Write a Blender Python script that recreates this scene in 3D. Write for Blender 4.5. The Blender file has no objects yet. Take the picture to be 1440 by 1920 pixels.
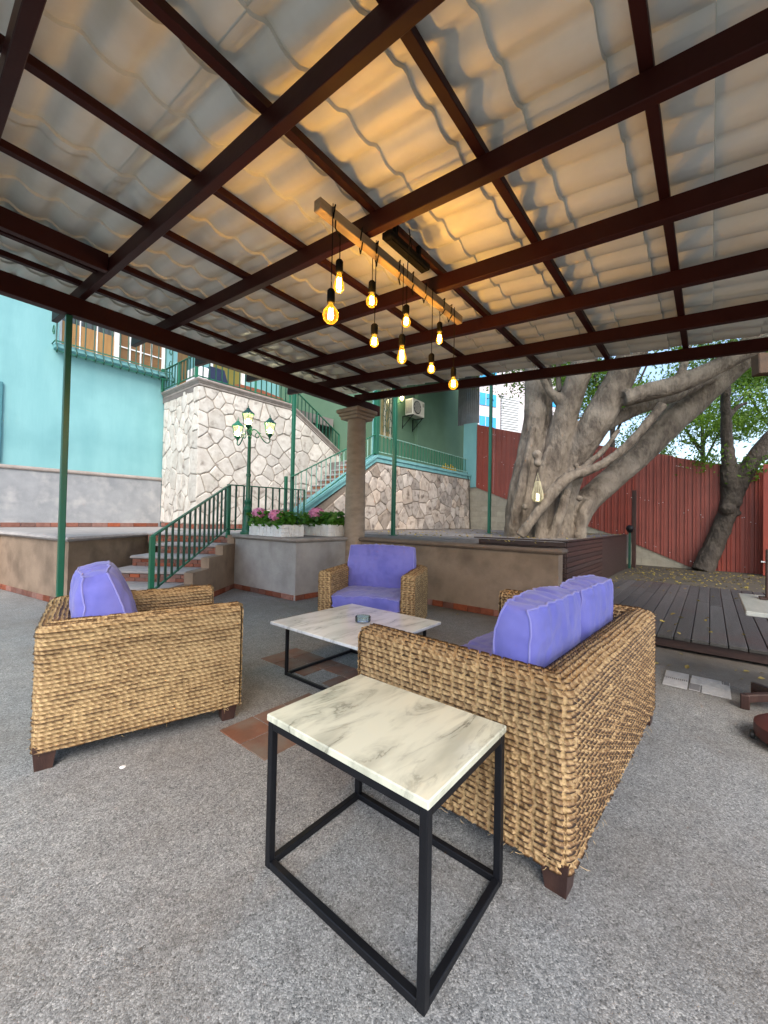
import bpy, math, random
import numpy as np
from math import sin, cos, pi, radians, sqrt
from mathutils import Vector, Matrix, noise
random.seed(7); RNG = np.random.default_rng(7)
SC = bpy.context.scene
COL = SC.collection

# ------------------------------------------------------------ camera, sky, sun, exposure
CAM_R = ((0.63120809, -0.77535959, 0.01984579), (0.02580619, -0.00457838, -0.99965648), (0.7751841, 0.6315034, 0.01711916))
CAM_O = Vector((0, 0, 1.3)); FPX = 751.56
cd = bpy.data.cameras.new('camera'); cam = bpy.data.objects.new('camera', cd); COL.objects.link(cam)
cd.sensor_fit = 'HORIZONTAL'; cd.sensor_width = 36; cd.lens = FPX / 1440 * 36; cd.clip_end = 600; cd.clip_start = 0.02
r_, d_, f_ = [Vector(v) for v in CAM_R]
cam.matrix_world = Matrix(((r_.x, -d_.x, -f_.x, 0), (r_.y, -d_.y, -f_.y, 0), (r_.z, -d_.z, -f_.z, 1.3), (0, 0, 0, 1)))
SC.camera = cam
SUN_DIR = Vector((-0.62, -0.66, 0.95)).normalized()          # towards the sun
w = bpy.data.worlds.new("World"); SC.world = w; w.use_nodes = True
nt = w.node_tree; bg = nt.nodes['Background']
sky = nt.nodes.new('ShaderNodeTexSky'); sky.sky_type = 'NISHITA'; sky.sun_disc = False
sky.sun_elevation = math.asin(SUN_DIR.z); sky.sun_rotation = math.atan2(SUN_DIR.x, SUN_DIR.y)
sky.air_density = 1.0; sky.dust_density = 3.0; sky.ozone_density = .6
nt.links.new(sky.outputs[0], bg.inputs[0]); bg.inputs[1].default_value = 0.12
sl = bpy.data.lights.new('sun', 'SUN'); sl.energy = 0.6; sl.angle = radians(28); sl.color = (1.0, 0.95, 0.88)
so = bpy.data.objects.new('sun', sl); COL.objects.link(so); so.rotation_euler = SUN_DIR.to_track_quat('Z', 'Y').to_euler()
so.location = (0, 0, 20)
SC.view_settings.view_transform = 'Standard'; SC.view_settings.look = 'None'
SC.view_settings.exposure = 1.8; SC.view_settings.gamma = 1; SC.view_settings.use_curve_mapping = False
SC.render.engine = 'CYCLES'
SC.cycles.max_bounces = 10; SC.cycles.diffuse_bounces = 6; SC.cycles.glossy_bounces = 3; SC.cycles.transmission_bounces = 6
SC.cycles.transparent_max_bounces = 12; SC.cycles.caustics_reflective = False; SC.cycles.caustics_refractive = False
SC.cycles.sample_clamp_indirect = 6; SC.cycles.use_denoising = True

def at(px, py, depth):
    """world point seen at photo pixel (px,py) at a distance `depth` along the view direction (for the trees)"""
    x, y = (px - 720) / FPX, (py - 960) / FPX
    return CAM_O + (r_ * x + d_ * y + f_) * depth

# ------------------------------------------------------------ materials
MATS = {}
def lin(c):
    return tuple(((v / 255) / 12.92 if v <= 10 else (((v / 255) + 0.055) / 1.055) ** 2.4) for v in c)
def mat(name, c1, c2=None, scale=4.0, rough=0.6, bump=0.0, bscale=60.0, bdist=.01, metal=0.0, rand=0.0, stretch=(1, 1, 1), detail=6,
        c3=None, s3=1.0, t3=(0.5, 0.65), spec=0.5, sheen=0.0, coat=0.0, contrast=(0.35, 0.65)):
    if name in MATS: return MATS[name]
    m = bpy.data.materials.new(name); m.use_nodes = True; MATS[name] = m
    n = m.node_tree.nodes; L = m.node_tree.links; b = n['Principled BSDF']
    b.inputs['Roughness'].default_value = rough; b.inputs['Metallic'].default_value = metal
    b.inputs['Specular IOR Level'].default_value = spec
    if coat: b.inputs['Coat Weight'].default_value = coat
    if sheen: b.inputs['Sheen Weight'].default_value = sheen
    tc = n.new('ShaderNodeTexCoord'); mp = n.new('ShaderNodeMapping'); L.new(tc.outputs['Object'], mp.inputs[0])
    mp.inputs['Scale'].default_value = stretch
    col = None
    c2 = c2 or tuple(v * 0.8 for v in c1)
    nz = n.new('ShaderNodeTexNoise'); nz.inputs['Scale'].default_value = scale; nz.inputs['Detail'].default_value = detail
    nz.inputs['Roughness'].default_value = 0.62
    L.new(mp.outputs[0], nz.inputs['Vector'])
    cr = n.new('ShaderNodeValToRGB'); cr.color_ramp.elements[0].position, cr.color_ramp.elements[1].position = contrast
    cr.color_ramp.elements[0].color = (*c1, 1); cr.color_ramp.elements[1].color = (*c2, 1)
    L.new(nz.outputs[0], cr.inputs[0]); col = cr.outputs[0]
    if c3:
        n3 = n.new('ShaderNodeTexNoise'); n3.inputs['Scale'].default_value = s3; n3.inputs['Detail'].default_value = 5
        L.new(tc.outputs['Object'], n3.inputs['Vector'])
        r3 = n.new('ShaderNodeValToRGB'); r3.color_ramp.elements[0].position, r3.color_ramp.elements[1].position = t3
        L.new(n3.outputs[0], r3.inputs[0])
        mx = n.new('ShaderNodeMix'); mx.data_type = 'RGBA'
        L.new(r3.outputs[0], mx.inputs[0]); L.new(col, mx.inputs[6]); mx.inputs[7].default_value = (*c3, 1); col = mx.outputs[2]
    if rand:
        oi = n.new('ShaderNodeObjectInfo'); hs = n.new('ShaderNodeHueSaturation')
        mr = n.new('ShaderNodeMapRange'); mr.inputs[3].default_value = 1 - rand; mr.inputs[4].default_value = 1 + rand
        L.new(oi.outputs['Random'], mr.inputs[0]); L.new(mr.outputs[0], hs.inputs['Value'])
        ml = n.new('ShaderNodeMath'); ml.operation = 'MULTIPLY'; ml.inputs[1].default_value = 7.31
        fr = n.new('ShaderNodeMath'); fr.operation = 'FRACT'; L.new(oi.outputs['Random'], ml.inputs[0]); L.new(ml.outputs[0], fr.inputs[0])
        m2 = n.new('ShaderNodeMapRange'); m2.inputs[3].default_value = 1 - rand * 0.9; m2.inputs[4].default_value = 1 + rand * 0.7
        L.new(fr.outputs[0], m2.inputs[0]); L.new(m2.outputs[0], hs.inputs['Saturation'])
        L.new(col, hs.inputs['Color']); col = hs.outputs[0]
    L.new(col, b.inputs['Base Color'])
    if bump:
        nb = n.new('ShaderNodeTexNoise'); nb.inputs['Scale'].default_value = bscale; nb.inputs['Detail'].default_value = 4
        L.new(mp.outputs[0], nb.inputs['Vector'])
        bm = n.new('ShaderNodeBump'); bm.inputs['Strength'].default_value = bump; bm.inputs['Distance'].default_value = bdist
        L.new(nb.outputs[0], bm.inputs['Height']); L.new(bm.outputs[0], b.inputs['Normal'])
    return m
def nodes(m): return m.node_tree.nodes, m.node_tree.links, m.node_tree.nodes['Principled BSDF']

def floor_material():
    m = bpy.data.materials.new('exposed_aggregate'); m.use_nodes = True
    n, L, b = nodes(m); b.inputs['Roughness'].default_value = 0.62; b.inputs['Specular IOR Level'].default_value = 0.4
    tc = n.new('ShaderNodeTexCoord')
    v = n.new('ShaderNodeTexVoronoi'); v.inputs['Scale'].default_value = 235; v.inputs['Randomness'].default_value = 1
    v2 = n.new('ShaderNodeTexVoronoi'); v2.inputs['Scale'].default_value = 115
    L.new(tc.outputs['Object'], v.inputs['Vector']); L.new(tc.outputs['Object'], v2.inputs['Vector'])
    def ramp(src, stops):
        c = n.new('ShaderNodeValToRGB'); e = c.color_ramp.elements
        while len(e) < len(stops): e.new(0.5)
        for el, (p, cc) in zip(e, stops): el.position = p; el.color = (*cc, 1)
        L.new(src, c.inputs[0]); return c.outputs[0]
    s1 = n.new('ShaderNodeSeparateColor'); L.new(v.outputs['Color'], s1.inputs[0])
    s2 = n.new('ShaderNodeSeparateColor'); L.new(v2.outputs['Color'], s2.inputs[0])
    a = ramp(s1.outputs[0], [(0, (.05, .054, .056)), (.2, (.145, .152, .155)), (.55, (.235, .247, .25)), (.85, (.35, .362, .362)), (1, (.56, .57, .56))])
    c = ramp(s2.outputs[0], [(0, (.05, .054, .056)), (.25, (.17, .179, .182)), (.7, (.255, .267, .268)), (1, (.40, .41, .405))])
    mx = n.new('ShaderNodeMix'); mx.data_type = 'RGBA'; mx.inputs[0].default_value = 0.42
    L.new(a, mx.inputs[6]); L.new(c, mx.inputs[7])
    # brown dust and stains in soft patches
    nz = n.new('ShaderNodeTexNoise'); nz.inputs['Scale'].default_value = 0.9; nz.inputs['Detail'].default_value = 7; nz.inputs['Roughness'].default_value = .65
    L.new(tc.outputs['Object'], nz.inputs['Vector'])
    f = ramp(nz.outputs[0], [(.44, (0, 0, 0)), (.74, (.6, .6, .6))])
    # earth blown in from the yard, with the shade there painted in (towards +x, -y)
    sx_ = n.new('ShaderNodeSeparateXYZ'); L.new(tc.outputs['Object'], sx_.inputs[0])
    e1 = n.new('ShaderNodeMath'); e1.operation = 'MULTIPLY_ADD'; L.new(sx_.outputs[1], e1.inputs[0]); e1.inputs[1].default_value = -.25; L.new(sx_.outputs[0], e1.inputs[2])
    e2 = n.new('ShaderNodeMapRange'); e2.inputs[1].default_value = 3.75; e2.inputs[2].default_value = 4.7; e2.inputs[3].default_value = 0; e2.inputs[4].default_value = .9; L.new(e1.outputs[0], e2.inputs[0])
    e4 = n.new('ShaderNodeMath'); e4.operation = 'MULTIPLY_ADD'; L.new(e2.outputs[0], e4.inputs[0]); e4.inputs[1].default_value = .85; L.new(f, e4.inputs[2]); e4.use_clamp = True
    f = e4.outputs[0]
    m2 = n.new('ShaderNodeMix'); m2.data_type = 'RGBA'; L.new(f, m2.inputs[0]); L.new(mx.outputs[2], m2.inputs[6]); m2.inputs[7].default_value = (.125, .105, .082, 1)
    n3 = n.new('ShaderNodeTexNoise'); n3.inputs['Scale'].default_value = 9; n3.inputs['Detail'].default_value = 6
    L.new(tc.outputs['Object'], n3.inputs['Vector'])
    g = ramp(n3.outputs[0], [(.3, (.86, .86, .87)), (.7, (1.06, 1.06, 1.06))])
    m3 = n.new('ShaderNodeMix'); m3.data_type = 'RGBA'; m3.blend_type = 'MULTIPLY'; m3.inputs[0].default_value = 1
    L.new(m2.outputs[2], m3.inputs[6]); L.new(g, m3.inputs[7]); L.new(m3.outputs[2], b.inputs['Base Color'])
    bm = n.new('ShaderNodeBump'); bm.inputs['Strength'].default_value = 0.4; bm.inputs['Distance'].default_value = 0.003; bm.invert = True
    L.new(v.outputs['Distance'], bm.inputs['Height']); L.new(bm.outputs[0], b.inputs['Normal'])
    return m
def marble_material(name, base, vein, warm, rough, rot):
    m = bpy.data.materials.new(name); m.use_nodes = True
    n, L, b = nodes(m); b.inputs['Roughness'].default_value = rough; b.inputs['Coat Weight'].default_value = 0.25; b.inputs['Coat Roughness'].default_value = .08
    tc = n.new('ShaderNodeTexCoord'); mp = n.new('ShaderNodeMapping'); L.new(tc.outputs['Object'], mp.inputs[0])
    mp.inputs['Rotation'].default_value = (0, 0, rot); mp.inputs['Scale'].default_value = (1.0, 3.4, 1.0)
    nz = n.new('ShaderNodeTexNoise'); nz.inputs['Scale'].default_value = 2.2; nz.inputs['Detail'].default_value = 10; nz.inputs['Roughness'].default_value = .6; nz.inputs['Distortion'].default_value = .8
    L.new(mp.outputs[0], nz.inputs['Vector'])
    cr = n.new('ShaderNodeValToRGB'); e = cr.color_ramp.elements
    st = [(0.0, base), (.40, base), (.485, tuple(.5 * a + .5 * c for a, c in zip(base, vein))), (.505, vein), (.53, tuple(.55 * a + .45 * c for a, c in zip(base, vein))), (.62, warm), (1, base)]
    while len(e) < len(st): e.new(.5)
    for el, (p, c) in zip(e, st): el.position = p; el.color = (*c, 1)
    L.new(nz.outputs[0], cr.inputs[0])
    n2 = n.new('ShaderNodeTexNoise'); n2.inputs['Scale'].default_value = 2.5; n2.inputs['Detail'].default_value = 5; L.new(mp.outputs[0], n2.inputs['Vector'])
    r2 = n.new('ShaderNodeValToRGB'); r2.color_ramp.elements[0].position = .38; r2.color_ramp.elements[1].position = .62
    L.new(n2.outputs[0], r2.inputs[0])
    mx = n.new('ShaderNodeMix'); mx.data_type = 'RGBA'; L.new(r2.outputs[0], mx.inputs[0]); mx.inputs[6].default_value = (*base, 1); L.new(cr.outputs[0], mx.inputs[7])
    L.new(mx.outputs[2], b.inputs['Base Color'])
    return m
def emit_mat(name, col, st):
    m = bpy.data.materials.new(name); m.use_nodes = True; n, L, b = nodes(m)
    b.inputs['Base Color'].default_value = (*col, 1); b.inputs['Emission Color'].default_value = (*col, 1); b.inputs['Emission Strength'].default_value = st
    return m
def glass_mat(name, tint, glow=None, gst=0, refl=.12):
    """thin clear glass: tinted transparency under a fresnel gloss, plus the glow of the lamp it holds"""
    m = bpy.data.materials.new(name); m.use_nodes = True; n = m.node_tree.nodes; L = m.node_tree.links
    out = n['Material Output']; n.remove(n['Principled BSDF'])
    t = n.new('ShaderNodeBsdfTransparent'); t.inputs[0].default_value = (*tint, 1)
    g = n.new('ShaderNodeBsdfGlossy'); g.inputs['Roughness'].default_value = .03
    lw = n.new('ShaderNodeLayerWeight'); lw.inputs[0].default_value = .25
    mr = n.new('ShaderNodeMapRange'); mr.inputs[3].default_value = refl * .5; mr.inputs[4].default_value = min(1, refl * 5); L.new(lw.outputs['Fresnel'], mr.inputs[0])
    mx = n.new('ShaderNodeMixShader'); L.new(mr.outputs[0], mx.inputs[0]); L.new(t.outputs[0], mx.inputs[1]); L.new(g.outputs[0], mx.inputs[2])
    o = mx.outputs[0]
    if glow:
        e = n.new('ShaderNodeEmission'); e.inputs[0].default_value = (*glow, 1)
        m3 = n.new('ShaderNodeMath'); m3.operation = 'MULTIPLY_ADD'; L.new(lw.outputs['Facing'], m3.inputs[0]); m3.inputs[1].default_value = gst * 1.6; m3.inputs[2].default_value = gst * .35
        L.new(m3.outputs[0], e.inputs[1])
        a = n.new('ShaderNodeAddShader'); L.new(o, a.inputs[0]); L.new(e.outputs[0], a.inputs[1]); o = a.outputs[0]
    L.new(o, out.inputs[0]); return m
def leaf_mat(name, c1, c2, trans=.5):
    m = bpy.data.materials.new(name); m.use_nodes = True; n, L, b = nodes(m); out = n['Material Output']
    b.inputs['Roughness'].default_value = .45
    tc = n.new('ShaderNodeTexCoord'); nz = n.new('ShaderNodeTexNoise'); nz.inputs['Scale'].default_value = 1.3; nz.inputs['Detail'].default_value = 6
    L.new(tc.outputs['Object'], nz.inputs['Vector'])
    cr = n.new('ShaderNodeValToRGB'); cr.color_ramp.elements[0].position = .35; cr.color_ramp.elements[1].position = .65
    cr.color_ramp.elements[0].color = (*c1, 1); cr.color_ramp.elements[1].color = (*c2, 1); L.new(nz.outputs[0], cr.inputs[0])
    L.new(cr.outputs[0], b.inputs['Base Color'])
    t = n.new('ShaderNodeBsdfTranslucent'); L.new(cr.outputs[0], t.inputs[0])
    mx = n.new('ShaderNodeMixShader'); mx.inputs[0].default_value = trans; L.new(b.outputs[0], mx.inputs[1]); L.new(t.outputs[0], mx.inputs[2]); L.new(mx.outputs[0], out.inputs[0])
    return m

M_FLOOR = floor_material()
M_MARBLE_W = marble_material('cream_marble', (.72, .735, .595), (.18, .185, .145), (.48, .49, .39), .22, radians(46))
M_MARBLE_G = marble_material('white_marble', (.76, .81, .84), (.36, .40, .42), (.60, .65, .68), .18, radians(50))
M_BEAM = mat('oxblood_painted_steel', (.026, .0056, .0044), (.036, .0082, .0062), 3, .5, .08, 30, spec=.15)
M_ROOF = mat('roof_sheet_grey', (.71, .73, .665), (.63, .64, .565), 2.2, .38, .04, 40, c3=(.55, .50, .37), s3=1.1, t3=(.52, .85), spec=.5)
def straw(name, dark, lo, hi):
    m = bpy.data.materials.new(name); m.use_nodes = True; n, L, b = nodes(m); b.inputs['Roughness'].default_value = .55; b.inputs['Specular IOR Level'].default_value = .35
    a = n.new('ShaderNodeAttribute'); a.attribute_name = 'tint'
    tc = n.new('ShaderNodeTexCoord'); nz = n.new('ShaderNodeTexNoise'); nz.inputs['Scale'].default_value = 5; nz.inputs['Detail'].default_value = 6; L.new(tc.outputs['Object'], nz.inputs['Vector'])
    n2 = n.new('ShaderNodeTexNoise'); n2.inputs['Scale'].default_value = 120; n2.inputs['Detail'].default_value = 3; L.new(tc.outputs['Object'], n2.inputs['Vector'])
    m1 = n.new('ShaderNodeMath'); m1.operation = 'MULTIPLY_ADD'; L.new(nz.outputs[0], m1.inputs[0]); m1.inputs[1].default_value = .7; m1.inputs[2].default_value = -.35
    m2 = n.new('ShaderNodeMath'); m2.operation = 'MULTIPLY_ADD'; L.new(n2.outputs[0], m2.inputs[0]); m2.inputs[1].default_value = .5; m2.inputs[2].default_value = -.25
    ad = n.new('ShaderNodeMath'); L.new(m1.outputs[0], ad.inputs[0]); L.new(m2.outputs[0], ad.inputs[1])
    a2 = n.new('ShaderNodeMath'); L.new(a.outputs['Fac'], a2.inputs[0]); L.new(ad.outputs[0], a2.inputs[1])
    cr = n.new('ShaderNodeValToRGB'); e = cr.color_ramp.elements
    e[0].position = 0; e[0].color = (*lo, 1); e[1].position = 1; e[1].color = (*hi, 1); L.new(a2.outputs[0], cr.inputs[0])
    gp = n.new('ShaderNodeMapRange'); gp.inputs[1].default_value = -.6; gp.inputs[2].default_value = -.1; L.new(a.outputs['Fac'], gp.inputs[0])
    mx = n.new('ShaderNodeMix'); mx.data_type = 'RGBA'; L.new(gp.outputs[0], mx.inputs[0]); mx.inputs[6].default_value = (*dark, 1); L.new(cr.outputs[0], mx.inputs[7])
    L.new(mx.outputs[2], b.inputs['Base Color'])
    bm = n.new('ShaderNodeBump'); bm.inputs['Strength'].default_value = .4; bm.inputs['Distance'].default_value = .002; L.new(n2.outputs[0], bm.inputs['Height']); L.new(bm.outputs[0], b.inputs['Normal'])
    return m
M_STRAW = straw('seagrass_rope', (.030, .015, .006), (.19, .108, .046), (.56, .40, .205))
M_STRAW2 = straw('seagrass_rope_pale', (.06, .032, .013), (.20, .122, .053), (.53, .385, .195))
M_STRAW_IN = mat('seagrass_lining', (.20, .12, .05), (.12, .07, .03), 30, .8)
M_FIBRE = mat('loose_straw', (.55, .42, .22), (.42, .30, .14), 30, .7)
M_CUSH = mat('periwinkle_canvas', (.125, .135, .48), (.165, .172, .56), 5, .85, .15, 500, sheen=.25, spec=.2, c3=(.20, .205, .58), s3=2.2, t3=(.45, .8))
M_PIPE = mat('periwinkle_piping', (.23, .23, .58), (.27, .27, .62), 9, .8, .1, 300, sheen=.2, spec=.2)
M_BLACK = mat('black_steel', (.0045, .005, .007), (.007, .008, .011), 6, .45, .05, 80, spec=.25)
M_MATTBLACK = mat('matt_black_plastic', (.005, .005, .005), (.009, .009, .009), 6, .85, spec=.06)
M_DARKWOOD = mat('dark_stained_wood', (.032, .014, .012), (.055, .026, .020), 8, .45, .2, 60, stretch=(3, 3, .6))
M_TEAL = mat('turquoise_render', (.165, .385, .415), (.20, .435, .46), 1.2, .75, .2, 14, c3=(.115, .30, .33), s3=.9, t3=(.48, .85), stretch=(2.2, 2.2, .35))
M_TEALBAND = mat('turquoise_band', (.13, .34, .37), (.19, .43, .45), 6, .7, .2, 40)
M_GREENWALL = mat('green_render', (.085, .165, .105), (.10, .185, .12), 1.5, .8, .1, 40)
M_DADO = mat('grey_render', (.30, .32, .34), (.21, .23, .25), 1.7, .85, .25, 45, c3=(.36, .37, .38), s3=3.5, t3=(.5, .75))
M_STUCCO = mat('tan_stucco', (.30, .225, .165), (.22, .165, .12), 2.2, .9, .5, 70, c3=(.15, .11, .08), s3=2.6, t3=(.46, .72))
M_GREYSTUCCO = mat('grey_stucco', (.40, .385, .38), (.30, .29, .285), 3, .9, .6, 80, c3=(.19, .17, .155), s3=1.6, t3=(.55, .85))
M_COPING = mat('cantera_coping', (.32, .29, .27), (.25, .22, .20), 6, .8, .3, 60)
M_COPING_D = mat('brown_coping', (.19, .14, .105), (.15, .11, .085), 6, .8, .3, 60)
M_COLUMN = mat('cantera_column', (.37, .295, .23), (.27, .21, .16), 5, .85, .35, 50, stretch=(1, 1, 2.2), c3=(.33, .28, .24), s3=1.2, t3=(.5, .8))
M_WSTONE = mat('whitewashed_stone', (.57, .56, .525), (.45, .425, .385), 5, .85, .45, 45, rand=.13, c3=(.26, .235, .21), s3=5.5, t3=(.56, .74))
M_BSTONE = mat('washed_brown_stone', (.48, .43, .38), (.35, .295, .25), 4, .85, .45, 45, rand=.32, c3=(.15, .12, .10), s3=5, t3=(.53, .70))
M_MORTAR = mat('mortar', (.26, .22, .18), (.20, .165, .135), 9, .95, .4, 90)
M_MORTAR_W = mat('pale_mortar', (.35, .315, .275), (.28, .25, .215), 9, .95, .4, 90)
M_BRICK = mat('red_brick_tile', (.24, .095, .065), (.17, .062, .042), 12, .8, .3, 90, rand=.35)
M_BRICK_B = mat('brown_brick_tile', (.25, .125, .075), (.19, .09, .055), 12, .8, .3, 90, rand=.3)
M_TERRA = mat('terracotta_tile', (.19, .088, .056), (.135, .068, .046), 7, .6, .15, 60, rand=.14, c3=(.165, .135, .11), s3=5, t3=(.42, .70))
M_TREAD = mat('stair_tread', (.34, .32, .315), (.26, .245, .24), 7, .8, .2, 80)
M_GREEN = mat('green_enamel', (.012, .125, .070), (.016, .145, .080), 5, .3, .04, 50, spec=.5)
M_GREENPOST = mat('green_post_paint', (.008, .095, .058), (.011, .11, .066), 4, .32, .04, 50)
M_DKGREEN = mat('dark_green_iron', (.010, .060, .042), (.014, .075, .05), 5, .35)
M_PALEGREEN = mat('pale_green_iron', (.25, .46, .40), (.30, .52, .45), 5, .4)
M_FENCE = mat('oxide_red_sheet', (.27, .055, .036), (.21, .043, .029), 1.5, .45, .05, 30, rand=.10)
M_BLOCK = mat('concrete_block', (.36, .34, .27), (.29, .27, .215), 5, .9, .4, 70, rand=.08)
M_BARK = mat('grey_bark', (.185, .155, .120), (.085, .068, .052), 7, .85, 1.0, 24, bdist=.04, stretch=(1, 1, .45), contrast=(.40, .60), c3=(.26, .225, .18), s3=1.7, t3=(.45, .7))
M_BARK_D = mat('dark_bark', (.034, .027, .021), (.065, .053, .041), 5, .85, 1.0, 20, bdist=.04, stretch=(1, 1, .5))
M_BARK_CUT = mat('pale_cut_wood', (.33, .27, .20), (.25, .20, .15), 9, .8, .3, 60)
M_DECK = mat('weathered_deck_board', (.060, .059, .057), (.040, .039, .038), 6, .42, .35, 60, stretch=(.35, 5, 1), rand=.25, c3=(.065, .032, .026), s3=1.3, t3=(.55, .75))
M_SLAT = mat('dark_slat', (.028, .014, .012), (.045, .022, .018), 6, .5, .3, 60, stretch=(.4, 1, 5), rand=.2)
M_YARD = mat('yard_earth', (.045, .038, .028), (.075, .062, .04), 2.5, .95, .5, 30)
M_GROUND = mat('ground', (.11, .10, .08), (.14, .13, .10), .5, .95)
M_TERRFLOOR = mat('terrace_concrete', (.17, .155, .15), (.13, .118, .11), 3, .85, .3, 60, c3=(.20, .19, .185), s3=1.2)
M_PALEFLOOR = mat('terrace_paving', (.29, .275, .27), (.23, .215, .21), 3, .85, .3, 60)
M_WHITE = mat('white_paint', (.82, .83, .84), (.75, .76, .77), 7, .6, .2, 60)
M_ACWHITE = mat('aged_white_plastic', (.62, .60, .52), (.56, .54, .46), 4, .5)
M_GRILLE = mat('dark_grille', (.03, .03, .028), (.04, .04, .036), 10, .5)
M_WOOD_Y = mat('varnished_pine', (.40, .22, .07), (.33, .17, .05), 4, .45, .1, 50, stretch=(5, 5, .5))
M_WOOD_B = mat('brown_shutter', (.22, .11, .035), (.15, .075, .025), 6, .5, .1, 50, stretch=(1, 1, 6))
M_PINE = mat('rough_pine_beam', (.40, .30, .17), (.30, .22, .12), 8, .7, .3, 60, stretch=(.5, 6, 6))
M_GREYSTEEL = mat('grey_corrugated_steel', (.20, .215, .23), (.15, .16, .175), 3, .45, metal=.3)
M_FARWALL = mat('far_building_render', (.60, .56, .60), (.55, .52, .56), .3, .8)
M_FARGLASS = mat('blue_mirror_glass', (.02, .30, .62), (.03, .36, .70), .4, .15, spec=.8)
M_LOUVRE = mat('louvre_slat', (.62, .66, .68), (.56, .60, .62), 1, .6)
M_PINK = mat('pink_petals', (.82, .36, .56), (.68, .20, .42), 40, .6, rand=0)
M_RED = mat('maroon_enamel', (.085, .022, .020), (.065, .018, .016), 3, .5)
M_CLOTH_W = mat('white_cloth', (.74, .75, .80), (.68, .69, .74), 4, .9)
M_CLOTH_N = mat('navy_cloth', (.012, .022, .06), (.018, .03, .075), 6, .9)
M_TERRAC = mat('terracotta_cloth', (.25, .085, .045), (.19, .065, .035), 5, .9, .4, 30)
M_DARKGLASS = mat('dark_window_glass', (.03, .04, .035), (.045, .055, .045), 2, .08, spec=.7)
M_GLASS = glass_mat('ashtray_glass', (.72, .85, .84), refl=.25)
M_BULBGLASS = glass_mat('amber_bulb_glass', (1.0, .74, .26), (1.0, .40, .02), .26, refl=.1)
M_FILAMENT = emit_mat('glowing_filament', (1.0, .60, .16), 45)
M_LANTGLASS = glass_mat('lantern_glass', (.97, .95, .80), (1.0, .84, .40), .13, refl=.12)
M_LAMPBULB = emit_mat('lamp_bulb', (1.0, .90, .62), 22)
M_CANDLE = emit_mat('lantern_candle_light', (1.0, .9, .55), .7)
M_LEAF = leaf_mat('leaf_green', (.06, .13, .012), (.16, .30, .025), .55)
M_LEAF_D = leaf_mat('leaf_dark_green', (.025, .06, .015), (.05, .11, .02))
M_LEAF_FLOWER = leaf_mat('hydrangea_leaf', (.05, .17, .02), (.12, .32, .035), .35)
M_DRY = leaf_mat('dry_leaf', (.42, .34, .06), (.20, .13, .045), .2)

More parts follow.
